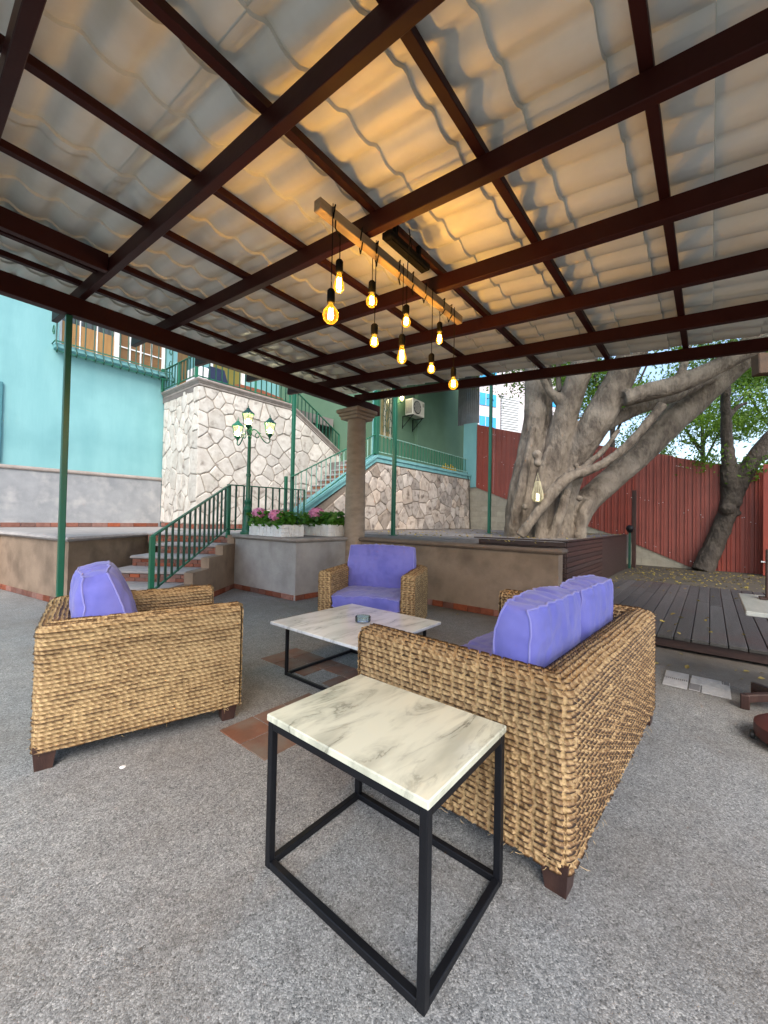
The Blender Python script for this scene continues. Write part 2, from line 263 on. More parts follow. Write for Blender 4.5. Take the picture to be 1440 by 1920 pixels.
# ------------------------------------------------------------ mesh helpers
class MB:
    def __init__(s): s.v = []; s.f = []
    def add(s, V, F):
        o = len(s.v); s.v += [tuple(p) for p in V]; s.f += [tuple(i + o for i in f) for f in F]; return s
    def box(s, x0, x1, y0, y1, z0, z1, ch=0.0):
        c = ((x0 + x1) / 2, (y0 + y1) / 2, (z0 + z1) / 2)
        return s.obox(c, (1, 0, 0), (0, 1, 0), (0, 0, 1), (abs(x1 - x0) / 2, abs(y1 - y0) / 2, abs(z1 - z0) / 2), ch)
    def obox(s, c, ax, ay, az, h, ch=0.0):
        c = Vector(c); A = [Vector(ax), Vector(ay), Vector(az)]
        if A[0].cross(A[1]).dot(A[2]) < 0: A[2] = -A[2]
        ch = min(ch, .45 * min(h))
        if ch <= 0:
            V = [c + A[0] * (h[0] * i) + A[1] * (h[1] * j) + A[2] * (h[2] * k) for i in (-1, 1) for j in (-1, 1) for k in (-1, 1)]
            return s.add(V, [(0, 1, 3, 2), (4, 6, 7, 5), (0, 4, 5, 1), (2, 3, 7, 6), (0, 2, 6, 4), (1, 5, 7, 3)])
        V = []; ix = {}
        for sg in [(i, j, k) for i in (-1, 1) for j in (-1, 1) for k in (-1, 1)]:
            for a in range(3):
                ix[sg, a] = len(V)
                V.append(c + sum((A[q] * (sg[q] * (h[q] if q == a else h[q] - ch)) for q in range(3)), Vector()))
        F = []
        def put(f):
            n = (Vector(V[f[1]]) - V[f[0]]).cross(Vector(V[f[2]]) - V[f[0]])
            m = sum((V[i] for i in f), Vector()) / len(f) - c
            F.append(f if n.dot(m) > 0 else f[::-1])
        for a in range(3):
            b, d = (a + 1) % 3, (a + 2) % 3
            for sa in (-1, 1):
                q = []
                for sb, sd in ((-1, -1), (1, -1), (1, 1), (-1, 1)):
                    g = [0, 0, 0]; g[a] = sa; g[b] = sb; g[d] = sd; q.append(ix[tuple(g), a])
                put(tuple(q))
            for sb in (-1, 1):
                for sd in (-1, 1):
                    g0 = [0, 0, 0]; g0[a] = -1; g0[b] = sb; g0[d] = sd; g1 = list(g0); g1[a] = 1
                    put((ix[tuple(g0), b], ix[tuple(g1), b], ix[tuple(g1), d], ix[tuple(g0), d]))
        for sg in [(i, j, k) for i in (-1, 1) for j in (-1, 1) for k in (-1, 1)]: put(tuple(ix[sg, a] for a in range(3)))
        return s.add(V, F)
    def bar(s, p, q, wd, ht, up=(0, 0, 1), ch=0.0):
        p, q = Vector(p), Vector(q); d = q - p; L = d.length; d.normalize()
        sd = d.cross(Vector(up))
        if sd.length < 1e-4: sd = d.cross(Vector((1, 0, 0)))
        sd.normalize(); u = sd.cross(d)
        return s.obox((p + q) / 2, d, sd, u, (L / 2, wd / 2, ht / 2), ch)
    def tube(s, pts, r, n=8, cap=True):
        P = [Vector(p) for p in pts]; R = r if hasattr(r, '__len__') else [r] * len(P)
        t0 = (P[1] - P[0]).normalized(); nrm = t0.orthogonal().normalized(); V = []; F = []
        for i, p in enumerate(P):
            t = (P[min(i + 1, len(P) - 1)] - P[max(i - 1, 0)]).normalized()
            nrm = (nrm - t * nrm.dot(t)); nrm = nrm.normalized() if nrm.length > 1e-6 else t.orthogonal().normalized()
            b = t.cross(nrm)
            for k in range(n): V.append(p + (nrm * cos(2 * pi * k / n) + b * sin(2 * pi * k / n)) * R[i])
        for i in range(len(P) - 1):
            for k in range(n):
                a, c = i * n + k, i * n + (k + 1) % n; F.append((a, c, c + n, a + n))
        if cap: F.append(tuple(range(n - 1, -1, -1))); F.append(tuple(range((len(P) - 1) * n, len(P) * n)))
        return s.add(V, F)
    def lathe(s, c, prof, n=20, sq=None, rot=0):
        V = []; F = []
        for r, z in prof:
            for k in range(n):
                a = 2 * pi * k / n + rot; rr = r
                if sq: rr = r / ((abs(cos(a - rot)) ** sq + abs(sin(a - rot)) ** sq) ** (1 / sq))
                V.append((c[0] + rr * cos(a), c[1] + rr * sin(a), c[2] + z))
        m = len(prof)
        for i in range(m - 1):
            for k in range(n):
                a, b = i * n + k, i * n + (k + 1) % n; F.append((a, b, b + n, a + n))
        F.append(tuple(range(n - 1, -1, -1))); F.append(tuple(range((m - 1) * n, m * n)))
        return s.add(V, F)
    def xf(s, M):
        s.v = [tuple(M @ Vector(p)) for p in s.v]; return s
    def prism(s, poly, fn, h0, h1):
        """extrude 2-D polygon; fn(u, v, h) -> point"""
        n = len(poly); V = [fn(u, v, h0) for u, v in poly] + [fn(u, v, h1) for u, v in poly]
        F = [tuple(range(n - 1, -1, -1)), tuple(range(n, 2 * n))] + [(i, (i + 1) % n, n + (i + 1) % n, n + i) for i in range(n)]
        return s.add(V, F)
ORG = {}
def root_of(o):
    while o.parent: o = o.parent
    return o
def link(name, me, m, parent):
    o = bpy.data.objects.new(name, me); COL.objects.link(o)
    if m: me.materials.append(m)
    if parent: o.parent = parent
    return o
def build(mb, name, m, parent=None, smooth=False, label=None, fix=False):
    org = ORG.get(root_of(parent).name, Vector()) if parent else Vector()
    me = bpy.data.meshes.new(name)
    V = mb.v if org.length == 0 else [(p[0] - org.x, p[1] - org.y, p[2] - org.z) for p in mb.v]
    me.from_pydata(V, [], mb.f)
    if fix:
        import bmesh
        b = bmesh.new(); b.from_mesh(me); bmesh.ops.recalc_face_normals(b, faces=b.faces); b.to_mesh(me); b.free()
    if smooth: me.polygons.foreach_set('use_smooth', [True] * len(me.polygons))
    me.update(); o = link(name, me, m, parent)
    if smooth == 'auto':
        try: me.set_sharp_from_angle(angle=radians(40))
        except Exception: pass
    if label: o['label'] = label
    return o
def mesh_np(name, V, Q, m, parent=None, smooth=True):
    me = bpy.data.meshes.new(name); k = Q.shape[1]
    org = ORG.get(root_of(parent).name, Vector()) if parent else Vector()
    V = np.asarray(V, np.float32) - np.array(org, np.float32)
    me.vertices.add(len(V)); me.vertices.foreach_set('co', V.ravel())
    me.loops.add(Q.size); me.loops.foreach_set('vertex_index', Q.ravel().astype(np.int32))
    me.polygons.add(len(Q)); me.polygons.foreach_set('loop_start', np.arange(0, Q.size, k, dtype=np.int32))
    me.polygons.foreach_set('loop_total', np.full(len(Q), k, np.int32))
    me.polygons.foreach_set('use_smooth', np.full(len(Q), smooth)); me.update(calc_edges=True); me.validate()
    return link(name, me, m, parent)
def grid_quads(ns, nt_):
    i, j = np.meshgrid(np.arange(ns - 1), np.arange(nt_ - 1), indexing='ij'); a = (i * nt_ + j).ravel()
    return np.stack([a, a + nt_, a + nt_ + 1, a + 1], 1)
def tag(o, label, cat, group=None, kind=None):
    o['label'] = label; o['category'] = cat
    if group: o['group'] = group
    if kind: o['kind'] = kind
    return o
def thing(name, label, cat, loc=(0, 0, 0), group=None, local=False):
    o = bpy.data.objects.new(name, None); COL.objects.link(o); o.empty_display_size = .1
    if not local: o.location = loc; ORG[o.name] = Vector(loc)
    tag(o, label, cat, group); return o
def struct(mb, name, m, parent=None, **k):
    o = build(mb, name, m, parent, **k)
    if not parent: o['kind'] = 'structure'
    return o
T = .97        # level of the raised terraces

# ------------------------------------------------------------ ground and floors
struct(MB().add([(-200, -200, -.03), (200, -200, -.03), (200, 200, -.03), (-200, 200, -.03)], [(0, 1, 2, 3)]), 'ground', M_GROUND)
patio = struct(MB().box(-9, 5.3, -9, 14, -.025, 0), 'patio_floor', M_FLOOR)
struct(MB().box(5.303, 16, -12, 8, -.02, .06), 'yard_ground', M_YARD)
# terracotta tile insets: each tile a piece of the floor
def tile_patch(x0, y0, nx, ny, s, skip=()):
    for i in range(nx):
        for j in range(ny):
            if (i, j) in skip: continue
            t = MB().box(x0 + i * s + .004, x0 + (i + 1) * s - .004, y0 + j * s + .004, y0 + (j + 1) * s - .004, -.02, .004 + random.uniform(0, .0015), .003)
            build(t, 'tile', M_TERRA, patio)
tile_patch(1.28, 1.83, 3, 2, .235, skip=[(2, 0)])
tile_patch(2.16, 2.16, 2, 5, .205, skip=[(0, 1)])

# ------------------------------------------------------------ stone cladding
def clip(poly, nx, ny, d):
    out = []
    for i in range(len(poly)):
        p, q = poly[i], poly[(i + 1) % len(poly)]; a = nx * p[0] + ny * p[1] - d; b = nx * q[0] + ny * q[1] - d
        if a <= 0: out.append(p)
        if (a < 0 < b) or (b < 0 < a): t = a / (a - b); out.append((p[0] + t * (q[0] - p[0]), p[1] + t * (q[1] - p[1])))
    return out
def area(p): return sum(p[i][0] * p[(i + 1) % len(p)][1] - p[(i + 1) % len(p)][0] * p[i][1] for i in range(len(p))) / 2
def inside(p, poly):
    c = False
    for i in range(len(poly)):
        a, b = poly[i], poly[i - 1]
        if (a[1] > p[1]) != (b[1] > p[1]) and p[0] < (b[0] - a[0]) * (p[1] - a[1]) / (b[1] - a[1]) + a[0]: c = not c
    return c
def stones(parent, outline, fn, cell, m, gap=.022, rng=None, aspect=1.0, h=(.013, .026), sizes=.42):
    """irregular flat stones filling a 2-D outline; fn(u,v,h) maps to the wall face. Every stone is a part."""
    rng = rng or random.Random(3)
    us = [p[0] for p in outline]; vs = [p[1] for p in outline]; S = []
    tries = 0
    while tries < 4000:
        tries += 1
        p = (rng.uniform(min(us), max(us)), rng.uniform(min(vs), max(vs)))
        r = cell * (1 + rng.uniform(-sizes, sizes))
        if not inside(p, outline): continue
        if all(((p[0] - q[0]) / aspect) ** 2 + (p[1] - q[1]) ** 2 > ((r + q[2]) / 2) ** 2 for q in S): S.append((p[0], p[1], r))
    n = 0
    for i, s in enumerate(S):
        poly = list(outline)
        near = sorted((q for j, q in enumerate(S) if j != i), key=lambda q: ((q[0] - s[0]) / aspect) ** 2 + (q[1] - s[1]) ** 2)[:14]
        for q in near:
            dx, dy = (q[0] - s[0]) / aspect ** 2, (q[1] - s[1]); l = sqrt(dx * dx + dy * dy); dx /= l; dy /= l
            wgt = .5 + .12 * (s[2] - q[2]) / cell
            mx, my = s[0] + (q[0] - s[0]) * wgt, s[1] + (q[1] - s[1]) * wgt
            poly = clip(poly, dx, dy, dx * mx + dy * my - gap / 2)
            if len(poly) < 3: break
        if len(poly) < 3 or area(poly) < cell * cell * .05: continue
        pts = []
        for k in range(len(poly)):                                    # cut the corners, roughen the edges
            a, b = poly[k], poly[(k + 1) % len(poly)]; L = sqrt((a[0] - b[0]) ** 2 + (a[1] - b[1]) ** 2)
            if L < .015: pts.append(((a[0] + b[0]) / 2, (a[1] + b[1]) / 2)); continue
            t = min(.3, .019 / L); j = .006
            for u in ((t, 1 - t) if L < .16 else (t, .5, 1 - t)):
                pts.append((a[0] + (b[0] - a[0]) * u + rng.uniform(-j, j), a[1] + (b[1] - a[1]) * u + rng.uniform(-j, j)))
        cx = sum(p[0] for p in pts) / len(pts); cy = sum(p[1] for p in pts) / len(pts); N = len(pts)
        hh = rng.uniform(*h); R = min(sqrt(area(poly)) * .5, .2); ins = min(.014 / R, .3); tx, ty = rng.uniform(-.03, .03), rng.uniform(-.03, .03)
        V = [fn(u, v, 0) for u, v in pts]
        V += [fn(u, v, hh * .7) for u, v in pts]
        V += [fn(cx + (u - cx) * (1 - ins), cy + (v - cy) * (1 - ins), hh + (u - cx) * tx + (v - cy) * ty) for u, v in pts]
        V.append(fn(cx, cy, hh + .005))
        F = []
        for k in range(N):
            l = (k + 1) % N; F += [(k, l, N + l, N + k), (N + k, N + l, 2 * N + l, 2 * N + k), (2 * N + k, 2 * N + l, 3 * N)]
        o = build(MB().add(V, F), 'stone', m, parent, fix=True); n += 1
    return n
def moulding(name, pts, sec, m, parent, up=(0, 0, 1)):
    """sweep a section [(out, z)] along a polyline on plan; 'out' is to the right of travel"""
    P = [Vector(p) for p in pts]; V = []; n = len(sec)
    for i, p in enumerate(P):
        a = (P[i] - P[i - 1]) if i else (P[1] - P[0]); b = (P[i + 1] - P[i]) if i < len(P) - 1 else a
        na = Vector((a.y, -a.x, 0)).normalized(); nb = Vector((b.y, -b.x, 0)).normalized(); nn = (na + nb)
        nn = nn / max(.3, nn.dot(na)) if nn.length > .1 else na
        for o, z in sec: V.append(p + nn * o + Vector((0, 0, z)))
    F = [(i * n + k, i * n + (k + 1) % n, (i + 1) * n + (k + 1) % n, (i + 1) * n + k) for i in range(len(P) - 1) for k in range(n)]
    F += [tuple(range(n - 1, -1, -1)), tuple(range((len(P) - 1) * n, len(P) * n))]
    return build(MB().add(V, F), name, m, parent, smooth='auto', fix=True)
BULL = [(-.12, 0), (.02, 0), (.045, .012), (.058, .035), (.045, .06), (.02, .072), (-.12, .072)]   # round-nosed coping
CORN = [(-.1, 0), (.03, 0), (.03, .045), (.05, .06), (.05, .075), (.085, .10), (.095, .13), (.085, .155), (-.1, .16)]
def skirting(parent, p, q, out, z0, hgt=.085, bw=.2, m=M_BRICK, rows=1):
    p, q = Vector((*p, 0)), Vector((*q, 0)); d = q - p; L = d.length; d.normalize(); o = Vector((*out, 0)).normalized()
    u = 0
    while u < L - .03:
        ww = min(bw * random.uniform(.82, 1.15), L - u)
        for r in range(rows):
            hh = hgt / rows
            c = p + d * (u + ww / 2) + o * .008 + Vector((0, 0, z0 + hh * (r + .5)))
            build(MB().obox(c, d, o, (0, 0, 1), (ww / 2 - .004, .012 + random.uniform(0, .003), hh / 2 - .003), .003), 'brick', m, parent)
        u += ww

# ------------------------------------------------------------ left terrace and turquoise building
tpoly = [(-9, 9.4), (1.17, 9.35), (1.56, 6.9), (4.1, 8.95), (4.6, 9.5), (4.6, 11.5), (-9, 11.5)]
lt = struct(MB().prism(tpoly, lambda u, v, h: (u, v, h), 0, T - .075), 'left_terrace', M_STUCCO, fix=True)
build(MB().prism([(-9, 9.5), (1.2, 9.5), (1.64, 7.06), (4.0, 8.95), (4.55, 9.48), (4.55, 11.46), (-9, 11.46)], lambda u, v, h: (u, v, h), T - .076, T - .004), 'paving', M_PALEFLOOR, lt, fix=True)
moulding('coping', [(-9, 9.4, T - .074), (1.17, 9.35, T - .074), (1.56, 6.9, T - .074), (3.68, 8.62, T - .074)], BULL, M_TREAD, lt)
skirting(lt, (-1.5, 9.4), (1.17, 9.35), (0, -1), 0); skirting(lt, (1.17, 9.35), (1.56, 6.9), (-1, -.16), 0)

bl = thing('turquoise_building', 'turquoise rendered house wall with grey dado, raised above the left terrace', 'building', (0, 11.5, 0))
wl = MB()
for b in ((-9, 2.3, 11.5, 11.85, T - .02, 10), (4.62, 4.9, 11.5, 11.85, T - .02, 10), (2.3, 4.62, 11.5, 11.85, T - .02, 5.08), (2.3, 4.62, 11.5, 11.85, 6.75, 10)): wl.box(*b)
build(wl, 'wall', M_TEAL, bl)
build(MB().box(-9, 4.55, 11.45, 11.497, T - .02, 2.2), 'dado', M_DADO, bl)
moulding('dado_trim', [(-9, 11.45, 2.2), (4.545, 11.45, 2.2)], [(-.05, 0), (.02, 0), (.035, .02), (.035, .05), (.012, .085), (-.047, .09)], M_COPING, bl)
skirting(bl, (-2.5, 11.45), (4.5, 11.45), (0, -1), T, .10, .28)
build(MB().box(.3, 1.40, 11.44, 11.497, 2.32, 4.0, .01), 'shutter', mat('deep_teal_paint', (.05, .20, .24), None, 3, .5), bl, label='deep teal shutter at the left edge of the wall')
wn = build(MB().box(2.3, 4.62, 11.62, 11.72, 5.083, 5.15).box(2.3, 2.37, 11.62, 11.72, 5.151, 6.75).box(4.55, 4.62, 11.62, 11.72, 5.151, 6.75).box(3.42, 3.52, 11.60, 11.72, 5.151, 6.75), 'window', M_WHITE, bl)
build(MB().box(2.372, 3.418, 11.66, 11.70, 5.152, 5.75), 'blind', M_WOOD_Y, wn)
build(MB().box(2.372, 3.418, 11.67, 11.69, 5.752, 6.74), 'pane', M_DARKGLASS, wn)
build(MB().box(3.522, 4.548, 11.67, 11.70, 5.152, 6.74), 'shutter', M_WOOD_B, wn)
for x in (2.72, 3.06): build(MB().box(x - .012, x + .012, 11.64, 11.658, 5.152, 6.74), 'glazing_bar', M_WHITE, wn)
for x in (3.78, 4.03, 4.29): build(MB().box(x - .016, x + .016, 11.64, 11.668, 5.152, 6.74), 'glazing_bar', M_WHITE, wn)
for z in (5.55, 5.95): build(MB().box(3.522, 4.548, 11.635, 11.6385, z - .015, z + .015), 'glazing_bar', M_WHITE, wn)
build(MB().box(2.2, 4.66, 11.28, 11.62, 4.97, 5.08, .015), 'sill', M_TEALBAND, bl)
gr = build(MB().bar((2.18, 11.24, 5.10), (4.68, 11.24, 5.10), .02, .025).bar((2.18, 11.17, 4.86), (4.68, 11.17, 4.86), .018, .02).bar((2.18, 11.30, 6.3), (4.68, 11.30, 6.3), .02, .025), 'window_grille', M_GREEN, bl)
gb = MB().tube([(0, 11.30, 6.3), (0, 11.24, 6.0), (0, 11.22, 5.5), (0, 11.24, 5.10), (0, 11.20, 5.0), (0, 11.12, 4.93), (0, 11.11, 4.87), (0, 11.15, 4.82), (0, 11.20, 4.85)], .014, 6)
g0 = None
for i in range(15):
    if g0 is None: g0 = build(gb, 'bar', M_DKGREEN, gr, smooth=True); g0.location.x = 2.2
    else:
        c = g0.copy(); COL.objects.link(c); c.parent = gr; c.location.x = 2.2 + i * (2.46 / 14)
for x in (2.18, 4.68):
    sc = MB()
    for zc in (5.35, 5.7, 6.05): sc.tube([(x, 11.38 + .10 * cos(t) * (1 - t / 9), zc + .15 * sin(t) * (1 - t / 9)) for t in np.linspace(0, 6.5, 22)], .010, 5)
    sc.bar((x, 11.24, 5.1), (x, 11.5, 5.1), .018, .018)
    build(sc, 'scroll', M_GREEN, gr, smooth=True)

# recessed upper storey behind the balcony and the stair hall facade beyond
ub = thing('upper_facade', 'recessed turquoise upper storey with wooden doors, behind the balcony railing', 'building', (5, 13, 4.5))
up = MB().box(4.9, 5.05, 11.86, 13, 4.5, 10).box(4.9, 5.25, 13, 13.3, 4.5, 10).box(5.9, 6.6, 13, 13.3, 4.5, 10).box(7.9, 13, 13, 13.3, T, 10).box(5.25, 5.9, 13, 13.3, 7.2, 10).box(6.6, 7.9, 13, 13.3, 7.2, 10)
build(up, 'wall', M_TEAL, ub)
for x0, x1, mm in ((5.25, 5.9, M_WOOD_Y), (6.72, 7.78, mat('olive_shade', (.20, .17, .03), None, 3, .6))):
    d = build(MB().box(x0, x1, 13.1, 13.16, 4.6, 7.2), 'door', mm, ub)
for x in (6.6, 7.9 - .11): build(MB().box(x + .001, x + .109, 13.02, 13.12, 4.6, 7.2), 'door_post', M_WHITE, ub)
build(MB().box(8.3, 12.9, 12.9, 12.996, T, 4.35), 'dado', M_GREYSTUCCO, ub)
build(MB().box(8.3, 12.9, 12.86, 12.996, 4.352, 4.45), 'sill_band', M_TEALBAND, ub)
struct(MB().box(4.55, 9.2, 9.75, 13, 4.3, 4.58), 'balcony_floor', M_TERRFLOOR)
w2 = build(MB().box(11.6, 11.68, 12.9, 13.02, 4.9, 7).box(12.9, 12.98, 12.9, 13.02, 4.9, 7).box(11.681, 12.899, 12.9, 13.02, 4.9, 4.98), 'window', M_WHITE, ub)
build(MB().box(11.68, 12.9, 12.95, 12.99, 4.98, 7), 'pane', M_DARKGLASS, w2)
g2 = build(MB().bar((11.5, 12.6, 4.85), (13.1, 12.6, 4.85), .03, .03).bar((11.5, 12.5, 4.6), (13.1, 12.5, 4.6), .03, .03), 'window_grille', M_DKGREEN, ub)
for i in range(11): build(MB().tube([(11.55 + i * .15, 12.62, 6.6), (11.55 + i * .15, 12.6, 4.9), (11.55 + i * .15, 12.45, 4.65), (11.55 + i * .15, 12.5, 4.55)], .014, 5), 'bar', M_DKGREEN, g2)

# ------------------------------------------------------------ white stone wall of the balcony
sw = thing('white_stone_wall', 'tall whitewashed rubble stone wall carrying the balcony, lamp post in front', 'wall', (4.6, 9.5, T))
zt = 4.42; sl = -.545; xs = 7.25; xe = 9.9
fp = [(4.575, T), (xe, T), (xe, zt + sl * (xe - xs)), (xs, zt), (4.575, zt)]
build(MB().prism(fp, lambda u, v, h: (u, h, v), 9.5, 9.74), 'wall_core', M_MORTAR_W, sw, fix=True)
build(MB().box(4.575, 4.8, 9.741, 11.447, T, zt), 'wall_core', M_MORTAR_W, sw)
stones(sw, [(4.56, T + .12), (xe - .02, T + .12), (xe - .02, zt + sl * (xe - xs) - .02), (xs, zt - .02), (4.56, zt - .02)], lambda u, v, h: (u, 9.5 - h, v), .335, M_WSTONE, .026, random.Random(5))
stones(sw, [(9.5, T + .12), (11.44, T + .12), (11.44, zt - .02), (9.5, zt - .02)], lambda u, v, h: (4.575 - h, u, v), .42, M_WSTONE, .024, random.Random(8), aspect=.72)
moulding('coping', [(4.575, 11.44, zt), (4.575, 9.5, zt), (xs, 9.5, zt), (xe, 9.5, zt + sl * (xe - xs))], [(a, b) for a, b in CORN], M_COPING, sw)
skirting(sw, (4.62, 9.5), (6.9, 9.5), (0, -1), T, .11, .24); skirting(sw, (4.575, 11.4), (4.575, 9.5), (-1, 0), T, .11, .24)

def railing(name, label, path, base, m, mb_, gap=.13, r=.009, posts=(), top=.045, cat='railing', bottom=.06, group=None, pm=None, flat=True):
    """path: top rail points; base: matching bottom-rail points"""
    t = thing(name, label, cat, base[0], group)
    A = [Vector(p) for p in path]; B = [Vector(p) for p in base]
    tr = MB(); br = MB()
    for i in range(len(A) - 1):
        tr.bar(A[i], A[i + 1], top, .022, ch=.004); br.bar(B[i], B[i + 1], .022, .022)
    build(tr, 'top_rail', m, t); build(br, 'bottom_rail', m, t)
    for i in range(len(A) - 1):
        L = (A[i + 1] - A[i]).length; k = max(2, int(L / gap))
        for j in range(1, k):
            u = j / k; a = A[i].lerp(A[i + 1], u); b = B[i].lerp(B[i + 1], u)
            build(MB().box(b.x - r, b.x + r, b.y - r, b.y + r, b.z - bottom * .3, a.z - .005), 'baluster', mb_, t)
    for p, z0, z1, hw in posts: build(MB().box(p[0] - hw, p[0] + hw, p[1] - hw, p[1] + hw, z0, z1, .004), 'post', pm or m, t)
    return t
zc = zt + .17
railing('balcony_railing', 'dark green railing on top of the white stone wall, sloping down at its right', [(4.5, 11.5, 5.16), (4.5, 9.52, 5.14), (7.25, 9.52, 5.14), (9.25, 9.52, 4.05)],
        [(4.5, 11.5, zc + .05), (4.5, 9.52, zc + .05), (7.25, 9.52, zc + .05), (9.25, 9.52, zc + .05 + sl * 2)], M_GREEN, M_DKGREEN, .16, .011,
        posts=[((4.5, 9.52), zc - .01, 5.16, .035), ((4.5, 11.4), zc - .01, 5.2, .035), ((4.5, 10.45), zc - .01, 5.15, .02), ((6.1, 9.52), zc - .01, 5.15, .02), ((7.25, 9.52), zc - .01, 5.15, .022), ((8.3, 9.52), zc - .58, 4.58, .02), ((9.25, 9.52), zc - 1.1, 4.06, .02)])

# ------------------------------------------------------------ entry steps, grey block
sd = Vector((.787, .617, 0)); sn = Vector((-.617, .787, 0))          # up the stair, and to its left
E0 = Vector((3.9, 6.8, 0))
stp = thing('entry_steps', 'short flight of pale steps with brick risers climbing to the left terrace', 'stairs', (2.4, 5.7, 0))
for k in range(6):                                                    # 0 lowest .. 5 flush with the terrace
    z1 = T - .162 * (5 - k); dist = .5 * (5 - k); wl_ = (.85, .98, 1.15, 1.12, 1.02, 1.5)[k]
    f0 = E0 - sd * dist; bk = E0 + sd * .9
    def pt(u, v): return f0 + sd * u + sn * v
    depth = (bk - f0).length if k == 5 else .56
    V = [pt(0, 0), pt(0, wl_), pt(depth, wl_), pt(depth, 0)]
    b = MB().prism([(p.x, p.y) for p in V], lambda u, v, h: (u, v, h), 0 if k < 5 else T - .2, z1 - .05)
    build(b, 'riser_core', M_MORTAR, stp, fix=True)
    moulding('tread', [(*pt(depth, wl_)[:2], z1 - .05), (*pt(.0, wl_)[:2], z1 - .05), (*pt(0, 0)[:2], z1 - .05)], [(-.3, 0), (.012, 0), (.03, .012), (.03, .038), (.012, .05), (-.3, .05)], M_TREAD, stp)
    build(MB().prism([(pt(.02, .002)[0], pt(.02, .002)[1]), (pt(.02, wl_ - .02)[0], pt(.02, wl_ - .02)[1]), (pt(depth, wl_ - .02)[0], pt(depth, wl_ - .02)[1]), (pt(depth, .002)[0], pt(depth, .002)[1])], lambda u, v, h: (u, v, h), z1 - .049, z1 - .003), 'tread', M_TREAD, stp, fix=True)
    for row in range(2):                                              # brick facing, front and left return
        z0 = z1 - .05 - .056 * (row + 1)
        u = 0.0 if row else -.07
        while u < wl_ - .02:
            a, c = max(u, 0), min(u + .15, wl_)
            if c - a > .03: build(MB().obox(pt(-.004, (a + c) / 2) + Vector((0, 0, z0 + .028)), sn, sd, (0, 0, 1), ((c - a) / 2 - .004, .012, .025), .003), 'brick', M_BRICK, stp)
            u += .15
        for u in (.1, .26, .42): build(MB().obox(pt(u, wl_ + .004) + Vector((0, 0, z0 + .028)), sd, sn, (0, 0, 1), (.072, .012, .025), .003), 'brick', M_BRICK, stp)
# stepped stucco cheek on the right of the steps
prof = [(-2.62, 0)] ; 
for k in range(1, 6): prof += [(-.5 * (5 - k) - .08 - .5 + .42, T - .162 * (5 - k) - .165 if k == 1 else T - .162 * (6 - k) - .01), (-.5 * (5 - k) - .08, T - .162 * (5 - k) - .01)]
prof = [(-2.1, 0), (-2.1, .31), (-1.58, .31), (-1.58, .475), (-1.08, .475), (-1.08, .64), (-.58, .64), (-.58, .80), (-.1, .80), (-.1, .955), (.35, .955), (.35, 0)]
ck = build(MB().prism(prof, lambda u, v, h: tuple(E0 + sd * u + sn * h + Vector((0, 0, v))), -.13, -.003), 'cheek_wall', M_STUCCO, stp, fix=True)
skirting(stp, (E0 - sd * 2.1 - sn * .13)[:2], (E0 - sd * .02 - sn * .13)[:2], (-sn.x, -sn.y), 0, .085, .2)

gbk = thing('grey_planter_block', 'grey stucco block with round-nosed coping carrying lamp post and flower boxes', 'wall', (4.4, 5.8, 0))
build(MB().prism([(3.92, 6.86), (3.98, 4.99), (5.25, 5.0), (6.2, 5.0), (6.2, 7.25), (4.6, 7.25)], lambda u, v, h: (u, v, h), 0, .90), 'wall', M_GREYSTUCCO, gbk, fix=True)
build(MB().prism([(3.96, 6.82), (4.02, 5.03), (6.17, 5.04), (6.17, 7.22), (4.63, 7.22)], lambda u, v, h: (u, v, h), .901, .966), 'top_slab', M_TERRFLOOR, gbk, fix=True)
moulding('coping', [(4.6, 7.25, .899), (3.92, 6.86, .899), (3.98, 4.99, .899), (5.1, 5.0, .899)], BULL, M_COPING, gbk)
skirting(gbk, (3.92, 6.8), (3.98, 5.02), (-1, 0), 0, .085, .21); skirting(gbk, (3.98, 4.99), (5.0, 5.0), (0, -1), 0, .085, .21)
railing('steps_railing', 'green iron handrail climbing beside the brick steps and running on behind the lamp post',
        [(2.04, 5.34, 1.03), (3.85, 6.75, 1.86), (3.86, 6.82, 1.865), (5.65, 6.85, 1.89)], [(2.04, 5.34, .34), (3.83, 6.73, 1.08), (3.86, 6.82, 1.05), (5.65, 6.85, 1.05)], M_GREEN, M_DKGREEN, .155, .0125,
        posts=[((2.04, 5.34), .0, 1.03, .028), ((3.85, 6.77), .9, 1.87, .03), ((5.65, 6.85), .96, 1.9, .016)])

# ------------------------------------------------------------ long tan wall, raised terrace right
lw = thing('tan_stucco_wall', 'long low tan stucco wall with rounded coping behind the sofa, brick tiles at its foot', 'wall', (5.35, 3.2, 0))
build(MB().box(5.235, 5.42, 1.46, 4.985, 0, .895), 'wall', M_STUCCO, lw)
moulding('coping', [(5.235, 4.985, .897), (5.235, 1.46, .897), (5.42, 1.46, .897), (5.42, 2.6, .897)], [(-.0, 0), (.02, 0), (.045, .012), (.058, .035), (.045, .06), (.02, .072), (-.18, .072), (-.18, 0)], M_COPING_D, lw)
skirting(lw, (5.235, 4.7), (5.235, 1.48), (-1, 0), 0, .09, .2)
struct(MB().prism([(5.43, 3.35), (6.88, 3.3), (6.93, 1.86), (12.9, 1.86), (14.2, 1.86), (14.2, 7.3), (6.205, 7.3), (6.205, 4.99), (5.43, 4.99)], lambda u, v, h: (u, v, h), .3, T), 'upper_terrace', M_TERRFLOOR, fix=True)
struct(MB().prism([(4.64, 7.255), (6.2, 7.255), (9.9, 7.4), (9.9, 9.48), (4.62, 9.48), (4.05, 8.9), (3.7, 8.5)], lambda u, v, h: (u, v, h), .3, T - .006), 'stair_landing', M_PALEFLOOR, fix=True)
pw = thing('dark_planter_wall', 'dark stained slatted timber retaining wall around the foot of the big tree', 'wall', (6.9, 1.8, 0))
